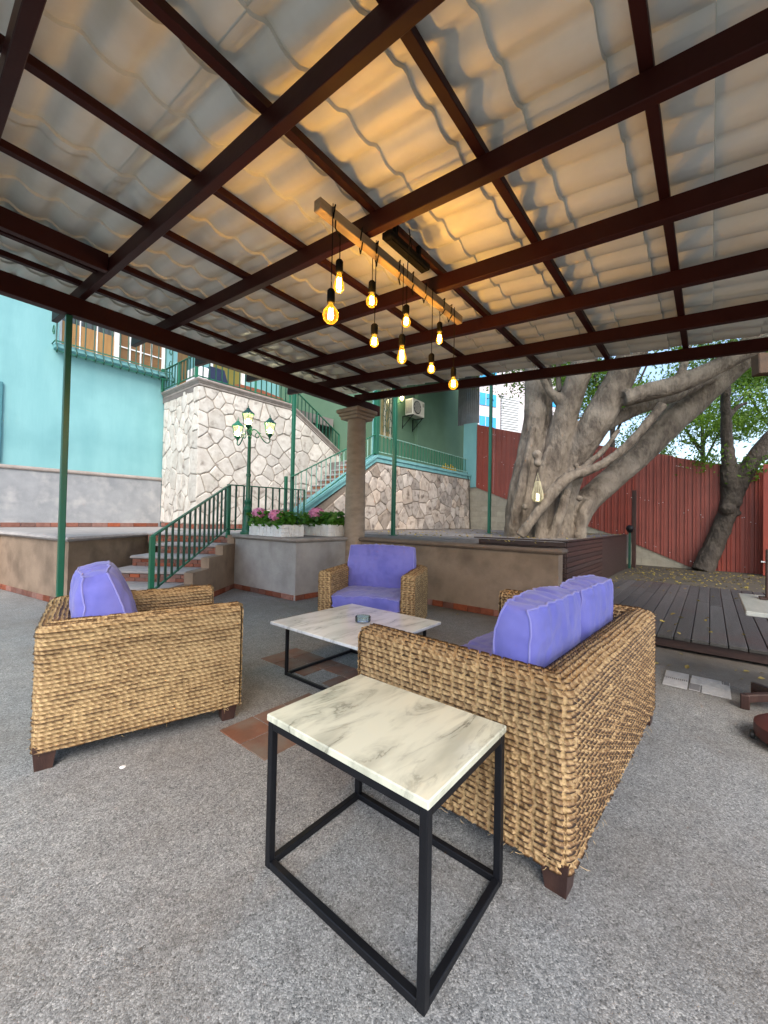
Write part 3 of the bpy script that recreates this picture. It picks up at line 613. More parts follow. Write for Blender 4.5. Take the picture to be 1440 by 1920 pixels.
for k in range(11): 
    z0 = .07 + k * .083
    build(MB().box(6.862, 9.6, 1.782, 1.812, z0, z0 + .074, .004), 'slat', M_SLAT, pw)
build(MB().box(9.61, 12.85, 1.79, 1.812, .07, .985, .004), 'panel', M_SLAT, pw, label='plain dark board panel beyond the slats')
for k in range(11):
    z0 = .07 + k * .083
    build(MB().box(6.83, 6.861, 1.80, 3.34, z0, z0 + .074, .004), 'slat', M_SLAT, pw)
build(MB().box(6.83, 12.85, 1.765, 1.86, .986, 1.006, .004).box(6.83, 6.92, 1.861, 3.4, .986, 1.006, .004), 'top_board', M_SLAT, pw)
bp = thing('ball_top_post', 'short dark post with black ball cap at the far end of the timber planter', 'post', (13.0, 1.76, .06))
build(MB().box(12.96, 13.02, 1.71, 1.77, .06, 1.05, .005), 'shaft', M_DKGREEN, bp)
build(MB().lathe((12.99, 1.74, 1.05), [(.035, 0), (.045, .02), (.08, .06), (.10, .11), (.088, .17), (.045, .205), (.008, .215)], 14), 'cap', M_BLACK, bp, smooth=True)
fp_ = thing('fence_stake', 'thin dark wooden stake standing against the red fence', 'post', (13.3, 1.68, .06))
build(MB().box(13.27, 13.36, 1.63, 1.73, .06, 2.25, .006), 'shaft', M_DARKWOOD, fp_)

# ------------------------------------------------------------ stair flight and stone retaining wall at right
rw = thing('brown_stone_wall', 'rubble stone retaining wall with turquoise band under the walkway', 'wall', (9, 7.3, T))
YW = 7.3
build(MB().prism([(5.5, T), (14.25, T), (14.25, 2.9), (8.6, 2.9)], lambda u, v, h: (u, h, v), YW, YW + .3), 'wall_core', M_MORTAR, rw, fix=True)
stones(rw, [(5.95, T + .02), (14.22, T + .02), (14.22, 2.86), (8.62, 2.86)], lambda u, v, h: (u, YW - h, v), .34, M_BSTONE, .024, random.Random(21))
moulding('band', [(5.45, YW, 1.02), (8.55, YW, 2.90), (14.25, YW, 2.90)], [(-.25, 0), (.03, 0), (.03, .1), (.06, .12), (.06, .2), (-.25, .2)], M_TEALBAND, rw)
fa = thing('stone_stair_flight', 'outdoor stair flight with red brick risers climbing right beside the white stone wall', 'stairs', (7, 8.4, T))
for k in range(12):
    x0 = 5.75 + k * .25; z1 = T + .166 * (k + 1) + .05
    build(MB().box(x0, 9.0, YW + .31, 8.5, z1 - .166 - .05 + .0, z1 - .04), 'step', M_PALEFLOOR, fa)
    build(MB().box(x0 - .03, x0 + .3, YW + .28, 8.53, z1 - .039, z1, .008), 'tread', M_TREAD, fa)
    y = YW + .33
    while y < 8.4:
        build(MB().box(x0 - .014, x0 - .001, y, min(y + .19, 8.49), z1 - .105, z1 - .045, .003), 'brick', M_BRICK_B, fa); y += .2
struct(MB().box(8.8, 14.25, YW + .31, 12.85, 2.7, 3.06), 'walkway', M_TERRFLOOR)
railing('stair_railing', 'pale green iron railing rising beside the stairs with the turquoise stringer', [(5.62, YW, 2.19), (8.5, YW, 3.66)], [(5.62, YW, 1.30), (8.5, YW, 3.16)], M_GREEN, M_PALEGREEN, .17, .009,
        posts=[((5.5, YW), T, 2.2, .03)])
railing('walkway_railing', 'green iron railing along the walkway in front of the green wall', [(8.55, YW, 3.68), (14.0, YW, 3.66)], [(8.55, YW, 3.2), (14.0, YW, 3.18)], M_PALEGREEN, M_GREEN, .17, .012,
        posts=[((8.55, YW), 3.1, 4.9, .06)], pm=M_GREENPOST)
gw = thing('green_building', 'shaded green rendered house wall behind the walkway railing', 'building', (11, 8.6, 3))
build(MB().box(9.3, 10.28, 8.6, 8.9, 3.0, 9).box(10.95, 12.25, 8.6, 8.9, 3.0, 9).box(10.28, 10.95, 8.6, 8.9, 3.0, 4.05).box(10.28, 10.95, 8.6, 8.9, 7.4, 9).box(12.25, 16.1, 8.45, 8.9, 3.0, 9).box(9.3, 9.6, 8.9, 12.9, 3.0, 9), 'wall', M_GREENWALL, gw)
w3 = build(MB().box(10.28, 10.36, 8.66, 8.76, 4.05, 7.4).box(10.87, 10.95, 8.66, 8.76, 4.05, 7.4).box(10.58, 10.64, 8.66, 8.76, 4.05, 7.4), 'window', M_ACWHITE, gw)
build(MB().box(10.36, 10.87, 8.70, 8.72, 4.06, 7.39), 'pane', mat('curtained_pane', (.33, .27, .12), (.22, .18, .08), 5, .3), w3)
g3 = MB()
for i in range(6):
    x = 10.33 + i * .115
    g3.tube([(x + .03 * sin(j * 1.3 + i), 8.52, 4.2 + j * .15) for j in range(20)], .012, 5)
for j in range(9): g3.tube([(10.3 + .62 * u, 8.51, 4.35 + j * .33 + .10 * sin(u * 12 + j)) for u in np.linspace(0, 1, 14)], .010, 5)
build(g3, 'window_grille', M_DKGREEN, gw, smooth=True)
build(MB().box(9.85, 10.0, 8.56, 8.597, 3.1, 8), 'pilaster', M_TEALBAND, gw)
cn = thing('added_shade_canopy', 'unseen steel canopy added to shade the walkway and green wall', 'canopy', (11.5, 7.8, 7.2))  # canopy added out of view to darken the green and stone walls
build(MB().box(9.3, 14.6, 6.4, 8.44, 7.2, 7.26), 'sheet', M_GREYSTEEL, cn)  # sheet of the added shade canopy
for x in (9.4, 11, 12.6, 14.4): build(MB().box(x, x + .06, 6.45, 8.44, 7.08, 7.199), 'rafter', M_BEAM, cn)
pr = thing('turquoise_pier', 'turquoise rendered pier with slanted top at the end of the walkway', 'wall', (14.4, 7.3, 2.7))
build(MB().prism([(14.27, 2.6), (14.62, 2.6), (14.62, 5.0), (14.27, 5.12)], lambda u, v, h: (u, h, v), 7.06, 7.62), 'wall', M_TEAL, pr, fix=True)
gs = thing('grey_metal_screen', 'grey corrugated metal screen above the turquoise pier', 'screen', (14.5, 7.4, 5))
zz = MB()
for i in range(11):
    x = 14.42; y0 = 7.05 + i * .085
    zz.box(x, x + .025, y0, y0 + .045, 5.13, 8.2); zz.box(x + .026, x + .04, y0 + .0455, y0 + .0845, 5.13, 8.2)
build(zz, 'sheet', M_GREYSTEEL, gs)
yb_ = thing('yellow_boards', 'row of upright yellow boards behind the walkway railing near the pier', 'boards', (13.6, 7.9, 3.06))
for k in range(7): build(MB().box(13.1 + k * .16, 13.2 + k * .16, 7.86, 7.90, 3.061, 3.38 + .05 * ((k * 5) % 3), .004), 'board', mat('yellow_paint', (.55, .36, .04), (.46, .30, .035), 4, .6), yb_)
cb = tag(build(MB().tube([(13.9, 7.25, 3.15), (14.05, 7.24, 2.8), (14.12, 7.25, 2.0), (14.18, 7.25, 1.4), (14.2, 7.22, .98)], .012, 6), 'cable', M_BLACK, smooth=True), 'black cable hanging down the right end of the stone retaining wall', 'cable')
ac = thing('air_conditioner', 'white air conditioner outdoor unit on brackets on the green wall', 'air conditioner', (11.85, 8.3, 5.0))
build(MB().box(11.45, 12.2, 8.12, 8.45, 5.0, 5.58, .02), 'case', M_ACWHITE, ac)
build(MB().lathe((0, 0, 0), [(.23, 0), (.235, .012), (.21, .016)], 24).xf(Matrix.Translation((11.72, 8.118, 5.29)) @ Matrix.Rotation(radians(90), 4, 'X')), 'fan_ring', M_GRILLE, ac)
fg = MB()
for k in range(9): fg.box(11.72 - .20 + k * .05 - .006, 11.72 - .20 + k * .05 + .006, 8.095, 8.10, 5.29 - sqrt(max(.001, .2 ** 2 - (-.20 + k * .05) ** 2)), 5.29 + sqrt(max(.001, .2 ** 2 - (-.20 + k * .05) ** 2)))
build(fg, 'fan_grille', M_ACWHITE, ac)
for k in range(6): build(MB().box(11.442, 11.449, 8.16 + k * .045, 8.185 + k * .045, 5.05, 5.53), 'vent', M_GRILLE, ac)
build(MB().box(12.06, 12.15, 8.112, 8.119, 5.38, 5.50), 'badge', mat('badge_grey', (.35, .33, .25), None, 5, .5), ac)
for x in (11.5, 12.12): build(MB().bar((x, 8.1, 4.985), (x, 8.6, 4.985), .03, .025).bar((x, 8.15, 4.98), (x, 8.58, 4.6), .02, .02).bar((x, 8.585, 4.55), (x, 8.585, 4.99), .025, .02), 'bracket', M_BLACK, ac)
wlamp = thing('wall_lantern', 'lit wall lantern beside the air conditioner', 'lamp', (11.2, 8.4, 5.5))
build(MB().lathe((11.15, 8.38, 5.42), [(.03, 0), (.08, .05), (.10, .22), (.11, .24)], 8), 'glass', M_LANTGLASS, wlamp, smooth=True)
build(MB().lathe((11.15, 8.38, 5.47), [(.02, 0), (.05, .04), (.05, .1), (.02, .14)], 8), 'bulb', M_LAMPBULB, wlamp, smooth=True)
build(MB().lathe((11.15, 8.38, 5.665), [(.14, 0), (.09, .06), (.02, .13)], 8).bar((11.15, 8.38, 5.38), (11.15, 8.59, 5.38), .02, .02), 'frame', M_DKGREEN, wlamp)

# ------------------------------------------------------------ red fence with block footing
XF = 14.3
fe = thing('red_metal_fence', 'oxide red corrugated metal fence stepping down to the right behind the trees', 'fence', (XF, 3, 0))
def fz_top(y): return np.interp(y, [-6, -.95, .38, 1.13, 5.18, 7.06], [2.75, 2.79, 3.14, 3.35, 4.46, 5.02])
def fz_bot(y): return np.interp(y, [-6, .30, 2.36, 5.6, 7.7], [.06, .10, 1.0, 2.07, 2.90])
y = 7.28; k = 0
while y > -5.5:
    wd = .92; y1 = y - wd; V = []; F = []; yy = y
    prof = []
    while yy > y1 + 1e-6:
        for dy, dx in ((0, 0), (.075, 0), (.088, -.025), (.112, -.025), (.125, 0), (.15, 0), (.162, -.012), (.172, -.012), (.184, 0)): prof.append((yy - dy, dx))
        yy -= .184
    if abs(y1 + 1.22) < .5 : pass
    off = .004 * (k % 2)
    for a, dx in prof: V += [(XF + dx + off, a, fz_bot(a) - .05), (XF + dx + off, a, fz_top(a) + (.02 if k % 3 == 0 else 0))]
    F = [(2 * i, 2 * i + 1, 2 * i + 3, 2 * i + 2) for i in range(len(prof) - 1)]
    if k != 9: build(MB().add(V, F), 'fence_panel', M_FENCE, fe)
    else: build(MB().add([(a + (0.0 if True else 0), b, c) for a, b, c in V], F), 'fence_panel', M_FENCE, fe)
    y = y1 - .0; k += 1
hole_dots = MB()  # white discs painted in as daylight through holes in the sheets
for _ in range(95):
    a = random.uniform(-2, 7); z = random.choice([fz_top(a) - .25, fz_bot(a) + .12, (fz_top(a) + fz_bot(a)) / 2 + random.uniform(-.08, .08)])
    hole_dots.lathe((XF - .016, a, z), [(.012, -.006), (.014, 0), (.008, .008)], 6)
so_ = build(hole_dots, 'hole_light_dot', M_WHITE, fe); so_['kind'] = 'stuff'
bw = thing('block_footing_wall', 'pale concrete block footing wall under the red fence, its top sloping down', 'wall', (XF + .1, 4, 0))
build(MB().prism([(7.6, .0), (7.6, fz_bot(7.6) - .04), (5.6, fz_bot(5.6) - .04), (2.36, .95), (.32, .07), (.30, .0)], lambda u, v, h: (h, u, v), XF + .06, XF + .2), 'wall_core', M_MORTAR, bw, fix=True)
for r in range(14):
    z0 = .06 + r * .2; z1 = z0 + .195
    yb = 7.6 + (.2 if r % 2 else 0)
    while yb > .2:
        a, b = yb - .395, min(yb, 7.6)
        if b > .31 and b > a + .03:
            q = [(a, z0), (b, z0), (b, z1), (a, z1)]
            for (ya, yb_) in ((5.6, 7.7), (2.36, 5.6), (.30, 2.36)):
                s_ = (fz_bot(yb_) - fz_bot(ya)) / (yb_ - ya)
                if a < yb_ and b > ya:
                    if q: q = clip(q, -s_, 1, fz_bot(ya) - s_ * ya - .005)
            if q and len(q) > 2 and area(q) > .004: build(MB().prism(q, lambda u, v, h: (h, u, v), XF + .061, XF + .025 - random.uniform(0, .004)), 'block', M_BLOCK, bw, fix=True)
        yb -= .4
gt = thing('red_sheet_gate', 'red metal gate leaf with steel latch at the right end of the fence', 'gate', (13.9, -1.4, 0))
build(MB().box(13.75, 13.78, -2.6, -1.02, .08, 2.85, .004), 'leaf', M_FENCE, gt)
for yy in (-1.2, -1.45, -1.7, -1.95, -2.2): build(MB().box(13.725, 13.749, yy - .03, yy + .03, .1, 2.83, .004), 'rib', M_FENCE, gt)
build(MB().bar((13.70, -1.35, .42), (13.70, -.98, .42), .03, .03), 'latch', M_LOUVRE, gt)

# ------------------------------------------------------------ deck
dk = thing('timber_deck', 'weathered grey brown timber deck strewn with leaves, one step up', 'deck', (5.1, -1, 0))
yy = 1.43; i = 0
while yy > -3.6:
    xx = 5.10
    for L in ((random.uniform(2.2, 3.8)), 9):
        x1 = min(xx + L, 9.6)
        if x1 - xx > .1: build(MB().box(xx + .002, x1 - .003, yy - .135, yy, .118, .150 + random.uniform(0, .003), .004), 'board', M_DECK, dk)
        xx = x1
    yy -= .143; i += 1
build(MB().box(5.13, 5.17, -3.6, 1.42, .03, .117), 'fascia', M_SLAT, dk)
build(MB().box(5.3, 9.55, -3.6, 1.42, .06, .10), 'joist_bed', M_BLACK, dk)

# ------------------------------------------------------------ pergola
PZ0, PS = 3.43, .078
def pz(y): return PZ0 + PS * (y - 4.9)                                # underside of the rafters
pg = thing('pergola', 'oxblood steel pergola roofed with wavy metal tile sheets over the seating', 'pergola', (2, 2, 0))
build(MB().box(-1.2, 5.78, 4.85, 4.95, 3.24, 3.425, .006), 'beam', M_BEAM, pg, label='long main beam on the column')
build(MB().box(-1.2, 5.5, -1.35, -1.25, pz(-1.3) - .19, pz(-1.3) - .004, .006), 'beam', M_BEAM, pg)
XR = [-.525, .315, 1.17, 1.99, 2.835, 3.68, 4.51, 5.375]
M_RAFEND = mat('bluish_primer', (.20, .21, .27), None, 5, .6)
for i, x in enumerate(XR):
    y0, y1 = -1.6, (5.93 if i < 7 else 5.1)
    V = []
    for yv in (y0, y1):
        for zz_ in (0, .124): V += [(x - .058, yv, pz(yv) + zz_), (x, yv, pz(yv) + zz_)]
    b = MB().bar((x - .029, y0, pz(y0) + .062), (x - .029, y1, pz(y1) + .062), .058, .124, ch=.004)
    rf = build(b, 'rafter', M_BEAM, pg)
    if i < 7: build(MB().bar((x - .029, y1 + .001, pz(y1) + .062), (x - .029, y1 + .006, pz(y1 + .006) + .062), .056, .12), 'end_cap', M_RAFEND, rf)
for yv in (-1.32, -.56, .215, .96, 1.725, 2.47, 3.24, 4.12, 4.87, 5.52):
    zb = pz(yv) + .126
    build(MB().box(-.8, 5.46, yv - .026, yv + .026, zb, zb + .05, .003), 'purlin', M_BEAM, pg)
build(MB().obox((.715, 4.02, pz(4.02) + .075), (1, 0, 0), (0, 1, PS), (0, 0, 1), (.395, .035, .075), .004).obox((.715, 4.3, pz(4.3) + .10), (1, 0, 0), (0, 1, PS), (0, 0, 1), (.395, .03, .02), .004), 'header', M_BEAM, pg)
# roof sheets: pan-tile profile pressed steel
PITCH, WAVE, AMP = .37, .24, .022
def sheet(x0, x1, y0, y1, lift, tilt, seed):
    nx = int((x1 - x0) / (WAVE / 9)) + 1; X = np.linspace(x0, x1, nx)
    ys = []; fr = []
    k0 = math.floor(y0 / PITCH)
    y = k0 * PITCH
    while y < y1 + 1e-6:
        for u in (0.0, .2, .4, .6, .8, .972, .984, .99): ys.append(y + u * PITCH); fr.append(u)
        y += PITCH
    ys = np.array(ys); fr = np.array(fr); ok = (ys >= y0) & (ys <= y1); ys, fr = ys[ok], fr[ok]
    XX, YY = np.meshgrid(X, ys, indexing='ij'); FF = np.meshgrid(X, fr, indexing='ij')[1]
    ph = 2 * pi * XX / WAVE
    wv = AMP * (np.cos(ph) + .25 * np.cos(2 * ph))
    step = np.where(FF < .973, .020 * FF / .972, np.where(FF < .985, 0.0, 0.0))   # nose drops at every course
    rr = random.Random(seed)
    dent = np.zeros_like(XX)
    for _ in range(6):
        cx, cy = rr.uniform(x0, x1), rr.uniform(y0, y1); dent += rr.uniform(-.006, .006) * np.exp(-((XX - cx) / rr.uniform(.06, .25)) ** 2 - ((YY - cy) / rr.uniform(.08, .3)) ** 2)
    Z = PZ0 + PS * (YY - 4.9) + .178 + AMP * 1.05 + wv + step + lift + tilt * (XX - x0) + dent
    V = np.stack([XX, YY, Z], -1).reshape(-1, 3)
    o = mesh_np('roof_sheet', V, grid_quads(len(X), len(ys)), M_ROOF, pg); o.data.set_sharp_from_angle(angle=radians(38)); return o
xe_ = [-2.2, -1.4, -.33, .72, 1.36 - .47, 1.95, 2.98, 3.72, 4.22, 5.5]
xe_ = [-.85, .05, .88, 1.95, 3.02, 3.78, 4.42, 5.52]
ye_ = [-1.65, .98, 3.08, 5.95]
for i in range(len(xe_) - 1):
    for j in range(len(ye_) - 1):
        sheet(xe_[i] - .02, xe_[i + 1] + .02, ye_[j] - .11, ye_[j + 1] + .11, .006 * (i % 2) + .004 * (j % 2), .002 * ((i * 7 + j * 3) % 3 - 1), i * 10 + j)

cl = thing('stone_column', 'round tapered stone column with square capital holding the pergola corner', 'column', (5.25, 4.95, 0))
build(MB().lathe((5.25, 4.95, 0), [(.180, 0), (.178, .3), (.170, 1.2), (.160, 2.2), (.152, 3.06)], 32, sq=2.5, rot=radians(0)), 'shaft', M_COLUMN, cl, smooth='auto')
build(MB().box(5.25 - .21, 5.25 + .21, 4.95 - .21, 4.95 + .21, 3.06, 3.115, .012).box(5.25 - .235, 5.25 + .235, 4.95 - .235, 4.95 + .235, 3.116, 3.17, .018).box(5.25 - .268, 5.25 + .268, 4.95 - .268, 4.95 + .268, 3.171, 3.238, .014), 'capital', M_COLUMN, cl)
def post(x, y, z0, z1, hw, label):
    t = thing('green_post', label, 'post', (x, y, z0), 'slim green steel posts')
    build(MB().box(x - hw, x + hw, y - hw, y + hw, z0, z1, .005), 'shaft', M_GREENPOST, t)
    build(MB().box(x - hw * 2, x + hw * 2, y - hw * 2, y + hw * 2, z0 + .001, z0 + .012, .002), 'foot_plate', M_GREENPOST, t)
post(1.05, 4.9, 0, 3.238, .026, 'green steel post behind the left armchair, in front of the turquoise wall')
post(5.72, 7.36, T, 4.6, .035, 'green steel post at the foot of the stair railing, in front of white stone')
post(6.35, 4.93, T, 4.2, .034, 'dark green post rising from the terrace in front of the brown stone wall')
post(9.9, 4.5, T, 5.2, .036, 'green post between the stone retaining wall and the big tree')
tb = thing('timber_bracket', 'weathered timber beam end jutting in at the upper right edge', 'beam', (8.3, -.8, 3.7))
build(MB().bar((8.0, -.50, 3.68), (8.6, -1.5, 3.72), .16, .30, ch=.01), 'beam_end', mat('weathered_timber', (.09, .05, .026), (.06, .035, .02), 6, .7, .3, 50), tb)

# ------------------------------------------------------------ pendant light fitting
lb = thing('light_beam', 'rough pine beam hung under the rafters, wound with black cord', 'beam', (2.4, 1.8, 3.1))
build(MB().box(1.53, 3.26, 1.771, 1.829, 3.105, 3.175, .004), 'timber', M_PINE, lb)
cw = MB()
for x in (1.62, 1.86, 2.02, 2.27, 2.44, 2.62, 2.9, 3.02):
    a0 = random.uniform(0, .06)
    P = [(x, 1.755, 3.09), (x + .015, 1.755, 3.18), (x + .04, 1.80, 3.182), (x + .07, 1.845, 3.18), (x + .085 + a0, 1.845, 3.09), (x + .06, 1.80, 3.086), (x + .02, 1.755, 3.088)]
    cw.tube(P, .0045, 6)
build(cw, 'wound_cord', M_MATTBLACK, lb, smooth=True)
hang = MB()
for x in (1.99 - .029, 2.835 - .029): hang.box(x - .01, x + .01, 1.79, 1.81, 3.176, pz(1.8) + .001)
build(hang, 'hanger', M_BLACK, lb)
def bulb_prof(kind, h):
    if kind == 'globe': P = [(.014, 0), (.018, -.02), (.034, -.04), (.055, -.068), (.062, -.10), (.055, -.132), (.034, -.156), (.012, -.166), (.001, -.167)]
    elif kind == 'drop': P = [(.014, 0), (.019, -.02), (.026, -.05), (.036, -.085), (.043, -.115), (.042, -.14), (.03, -.158), (.012, -.168), (.001, -.169)]
    else: P = [(.014, 0), (.016, -.015), (.022, -.03), (.034, -.05), (.040, -.072), (.036, -.093), (.022, -.107), (.008, -.112), (.001, -.1125)]
    s = h / -P[-1][1]; return [(r * s, z * s) for r, z in P]
BULBS = [(1.62, 1.76, 2.555, 2.455, 'globe', .128, 'large round globe bulb, lowest at the left end of the beam'),
         (1.75, 1.83, 2.84, 2.725, 'drop', .13, 'teardrop bulb hung high, second from the left'),
         (2.02, 1.76, 2.53, 2.455, 'small', .085, 'small pear bulb with bright steel socket, third from the left'),
         (2.065, 1.83, 2.86, 2.765, 'globe', .105, 'round globe bulb on a short cord, fourth from the left'),
         (2.33, 1.76, 2.565, 2.44, 'drop', .135, 'large teardrop bulb on the longest cord, in the middle'),
         (2.47, 1.83, 2.89, 2.785, 'small', .10, 'small pear bulb just right of the middle, hung high'),
         (2.73, 1.76, 2.58, 2.485, 'small', .09, 'small pear bulb hung low, third from the right'),
         (2.96, 1.83, 2.92, 2.825, 'drop', .11, 'teardrop bulb on the shortest cord, second from the right'),
         (3.09, 1.76, 2.55, 2.45, 'globe', .112, 'round globe bulb hung low at the right end of the beam')]
for x, y, zs, zb, kind, h, lab in BULBS:
    ztop = zb + h; sk = .085 if kind != 'small' else .075
    t = thing('pendant_lamp', 'lit amber ' + lab, 'pendant lamp', (x, y, 3.1), 'amber filament bulbs hanging from the pine beam')
    build(MB().tube([(x, y, 3.18), (x + .002, y, 2.95), (x, y, ztop + sk)], .0035, 6), 'cord', M_MATTBLACK, t)
    build(MB().lathe((x, y, ztop), [(.020, -.005), (.024, 0), (.024, sk * .8), (.017, sk * .92), (.006, sk)], 14), 'socket', M_MATTBLACK, t, smooth='auto')
    gl = build(MB().lathe((x, y, ztop), bulb_prof(kind, h)[::-1], 18), 'bulb', M_BULBGLASS, t, smooth=True)
    fm = MB()
    for k in range(4):
        a = k * pi / 2 + .4; rr = .011
        fm.tube([(x + rr * cos(a), y + rr * sin(a), ztop - h * .28), (x + rr * 1.25 * cos(a), y + rr * 1.25 * sin(a), ztop - h * .78)], .0032, 5)
    build(fm, 'filament', M_FILAMENT, gl)
    ld = bpy.data.lights.new('bulb_light', 'POINT'); ld.energy = 2.3; ld.color = (1.0, .64, .26); ld.shadow_soft_size = .02
    lo = bpy.data.objects.new('bulb_light', ld); COL.objects.link(lo); lo.parent = t; lo.location = (0, 0, ztop - h * .55 - 3.1)
hb = thing('infrared_heater', 'black bar heater fixed under the purlin beside the pine beam', 'heater', (2.25, 1.68, 3.2))
build(MB().box(2.02, 2.50, 1.635, 1.715, 3.165, 3.215, .008), 'housing', M_MATTBLACK, hb)
build(MB().box(2.05, 2.47, 1.65, 1.70, 3.158, 3.164), 'reflector', M_MATTBLACK, hb)
for x in (2.12, 2.40): build(MB().box(x - .012, x + .012, 1.66, 1.69, 3.216, pz(1.7) + .13), 'bracket', M_MATTBLACK, hb)
build(MB().tube([(2.30, 1.66, 3.20), (2.20, 1.62, 3.30), (2.16, 1.58, 3.22), (2.3, 1.7, 3.12), (2.38, 1.76, 3.10)], .004, 6), 'cable', M_MATTBLACK, hb)

# ------------------------------------------------------------ woven furniture
def path_u(W, D, t, R=.05):
    """matched outer/inner plan paths: left arm front -> back -> right arm front (local: +x is the front)"""
    def seg(a, b, n): return [tuple(a[k] + (b[k] - a[k]) * i / n for k in (0, 1)) for i in range(n)]
    h = W / 2; x1, x0 = D / 2, -D / 2
    out = []; inn = []
    def straight(o0, o1, i0, i1):
        n = max(2, int(math.hypot(o1[0] - o0[0], o1[1] - o0[1]) / DS)); out.extend(seg(o0, o1, n)); inn.extend(seg(i0, i1, n))
    def arc(c, a0, a1, i):
        n = max(4, int(R * abs(a1 - a0) / DS))
        for k in range(n):
            a = a0 + (a1 - a0) * k / n; out.append((c[0] + R * cos(a), c[1] + R * sin(a))); inn.append((i[0] + .006 * cos(a), i[1] + .006 * sin(a)))
    il, ir = (x0 + t, h - t), (x0 + t, -h + t)
    straight((x1, h), (x0 + R, h), (x1, h - t), (il[0] + .006, il[1]))
    arc((x0 + R, h - R), pi / 2, pi, il)
    straight((x0, h - R), (x0, -h + R), (il[0], il[1] - .006), (ir[0], ir[1] + .006))
    arc((x0 + R, -h + R), pi, 1.5 * pi, ir)
    straight((x0 + R, -h), (x1, -h), (ir[0] + .006, ir[1]), (x1, -h + t))
    return np.array(out), np.array(inn)
def hsh(a, b=0.0):
    v = np.sin(a * 12.9898 + b * 78.233) * 43758.5453; return v - np.floor(v)
def weave_h(s, t, p, stake, L, over, wob, seed, slant=.8, cords=True, fill=.80, rid=.60, tw=.22):
    """height and tint of a rope weave at (s along the rope, t across): two-strand twisted ropes laid in rows,
    passing over and under doubled stakes; tint -1 where the dark lining shows in a gap"""
    q = t + wob * np.sin(s * 5.1 + seed) * np.sin(t * 4.3 + 1.3 * seed) + wob * .6 * np.sin(s * 13 + 2.1 * seed + 3 * t)
    row = np.floor(q / p); u = (q / p - row - .5) * 2
    rs = hsh(row, seed); wd = fill + .14 * hsh(row, seed + 5)
    env = np.sqrt(np.clip(1 - (u / wd) ** 2, 0, 1))
    ph = s / L + slant * .5 * u + 7 * rs + .2 * np.sin(s * 7 + row * 2.4)
    strand = np.floor(ph); f = (ph - strand - .5) * 2
    ridge = 1 - f * f
    s0 = s; s = s + stake * .10 * (hsh(row, seed + 3) - .5) + .006 * np.sin(t * 11 + s * 3)
    ov = np.cos(pi * s / stake + pi * (row % 2))
    loose = 1 + .5 * (hsh(row, seed + 9) - .5)
    h = np.where(env > 0, p * .52 * env * (1 - rid + rid * ridge) + over * ov * loose, -.003)
    tint = .36 + .23 * (2 * (strand % 2) - 1) + tw * (hsh(strand, row + seed) - .5) + .26 * (rs - .4)
    gap = env < .10
    h = np.maximum(h, -.003); tint = np.where(gap, -1.0, tint)
    if cords:
        k = np.round(s / stake); d = np.abs(np.abs(s - k * stake) - .0036)
        ch = .0075 + .0022 * np.sqrt(np.clip(1 - (d / .0034) ** 2, 0, 1)) + .0008 * np.cos(2 * pi * t / .011)
        on = (d < .0034) & (ch > h); h = np.where(on, ch, h); tint = np.where(on, .45 + .35 * hsh(k, seed), tint)
    return h, tint
def surf(name, parent, m, B, s, t, kw, keep=None):
    gs_ = np.gradient(B, axis=0); gt_ = np.gradient(B, axis=1)
    N = np.cross(gs_, gt_); N /= np.maximum(np.linalg.norm(N, axis=2, keepdims=True), 1e-9)
    if kw.get('flip'): N = -N
    kk = {k: v for k, v in kw.items() if k != 'flip'}
    h, tint = weave_h(s, t, **kk)
    V = B + N * h[..., None]
    o = mesh_np(name, V.reshape(-1, 3), grid_quads(B.shape[0], B.shape[1]), m, parent)
    at_ = o.data.attributes.new('tint', 'FLOAT', 'POINT'); at_.data.foreach_set('value', np.ascontiguousarray(np.broadcast_to(tint, B.shape[:2]), np.float32).ravel())
    o['kind'] = 'stuff'
    return o
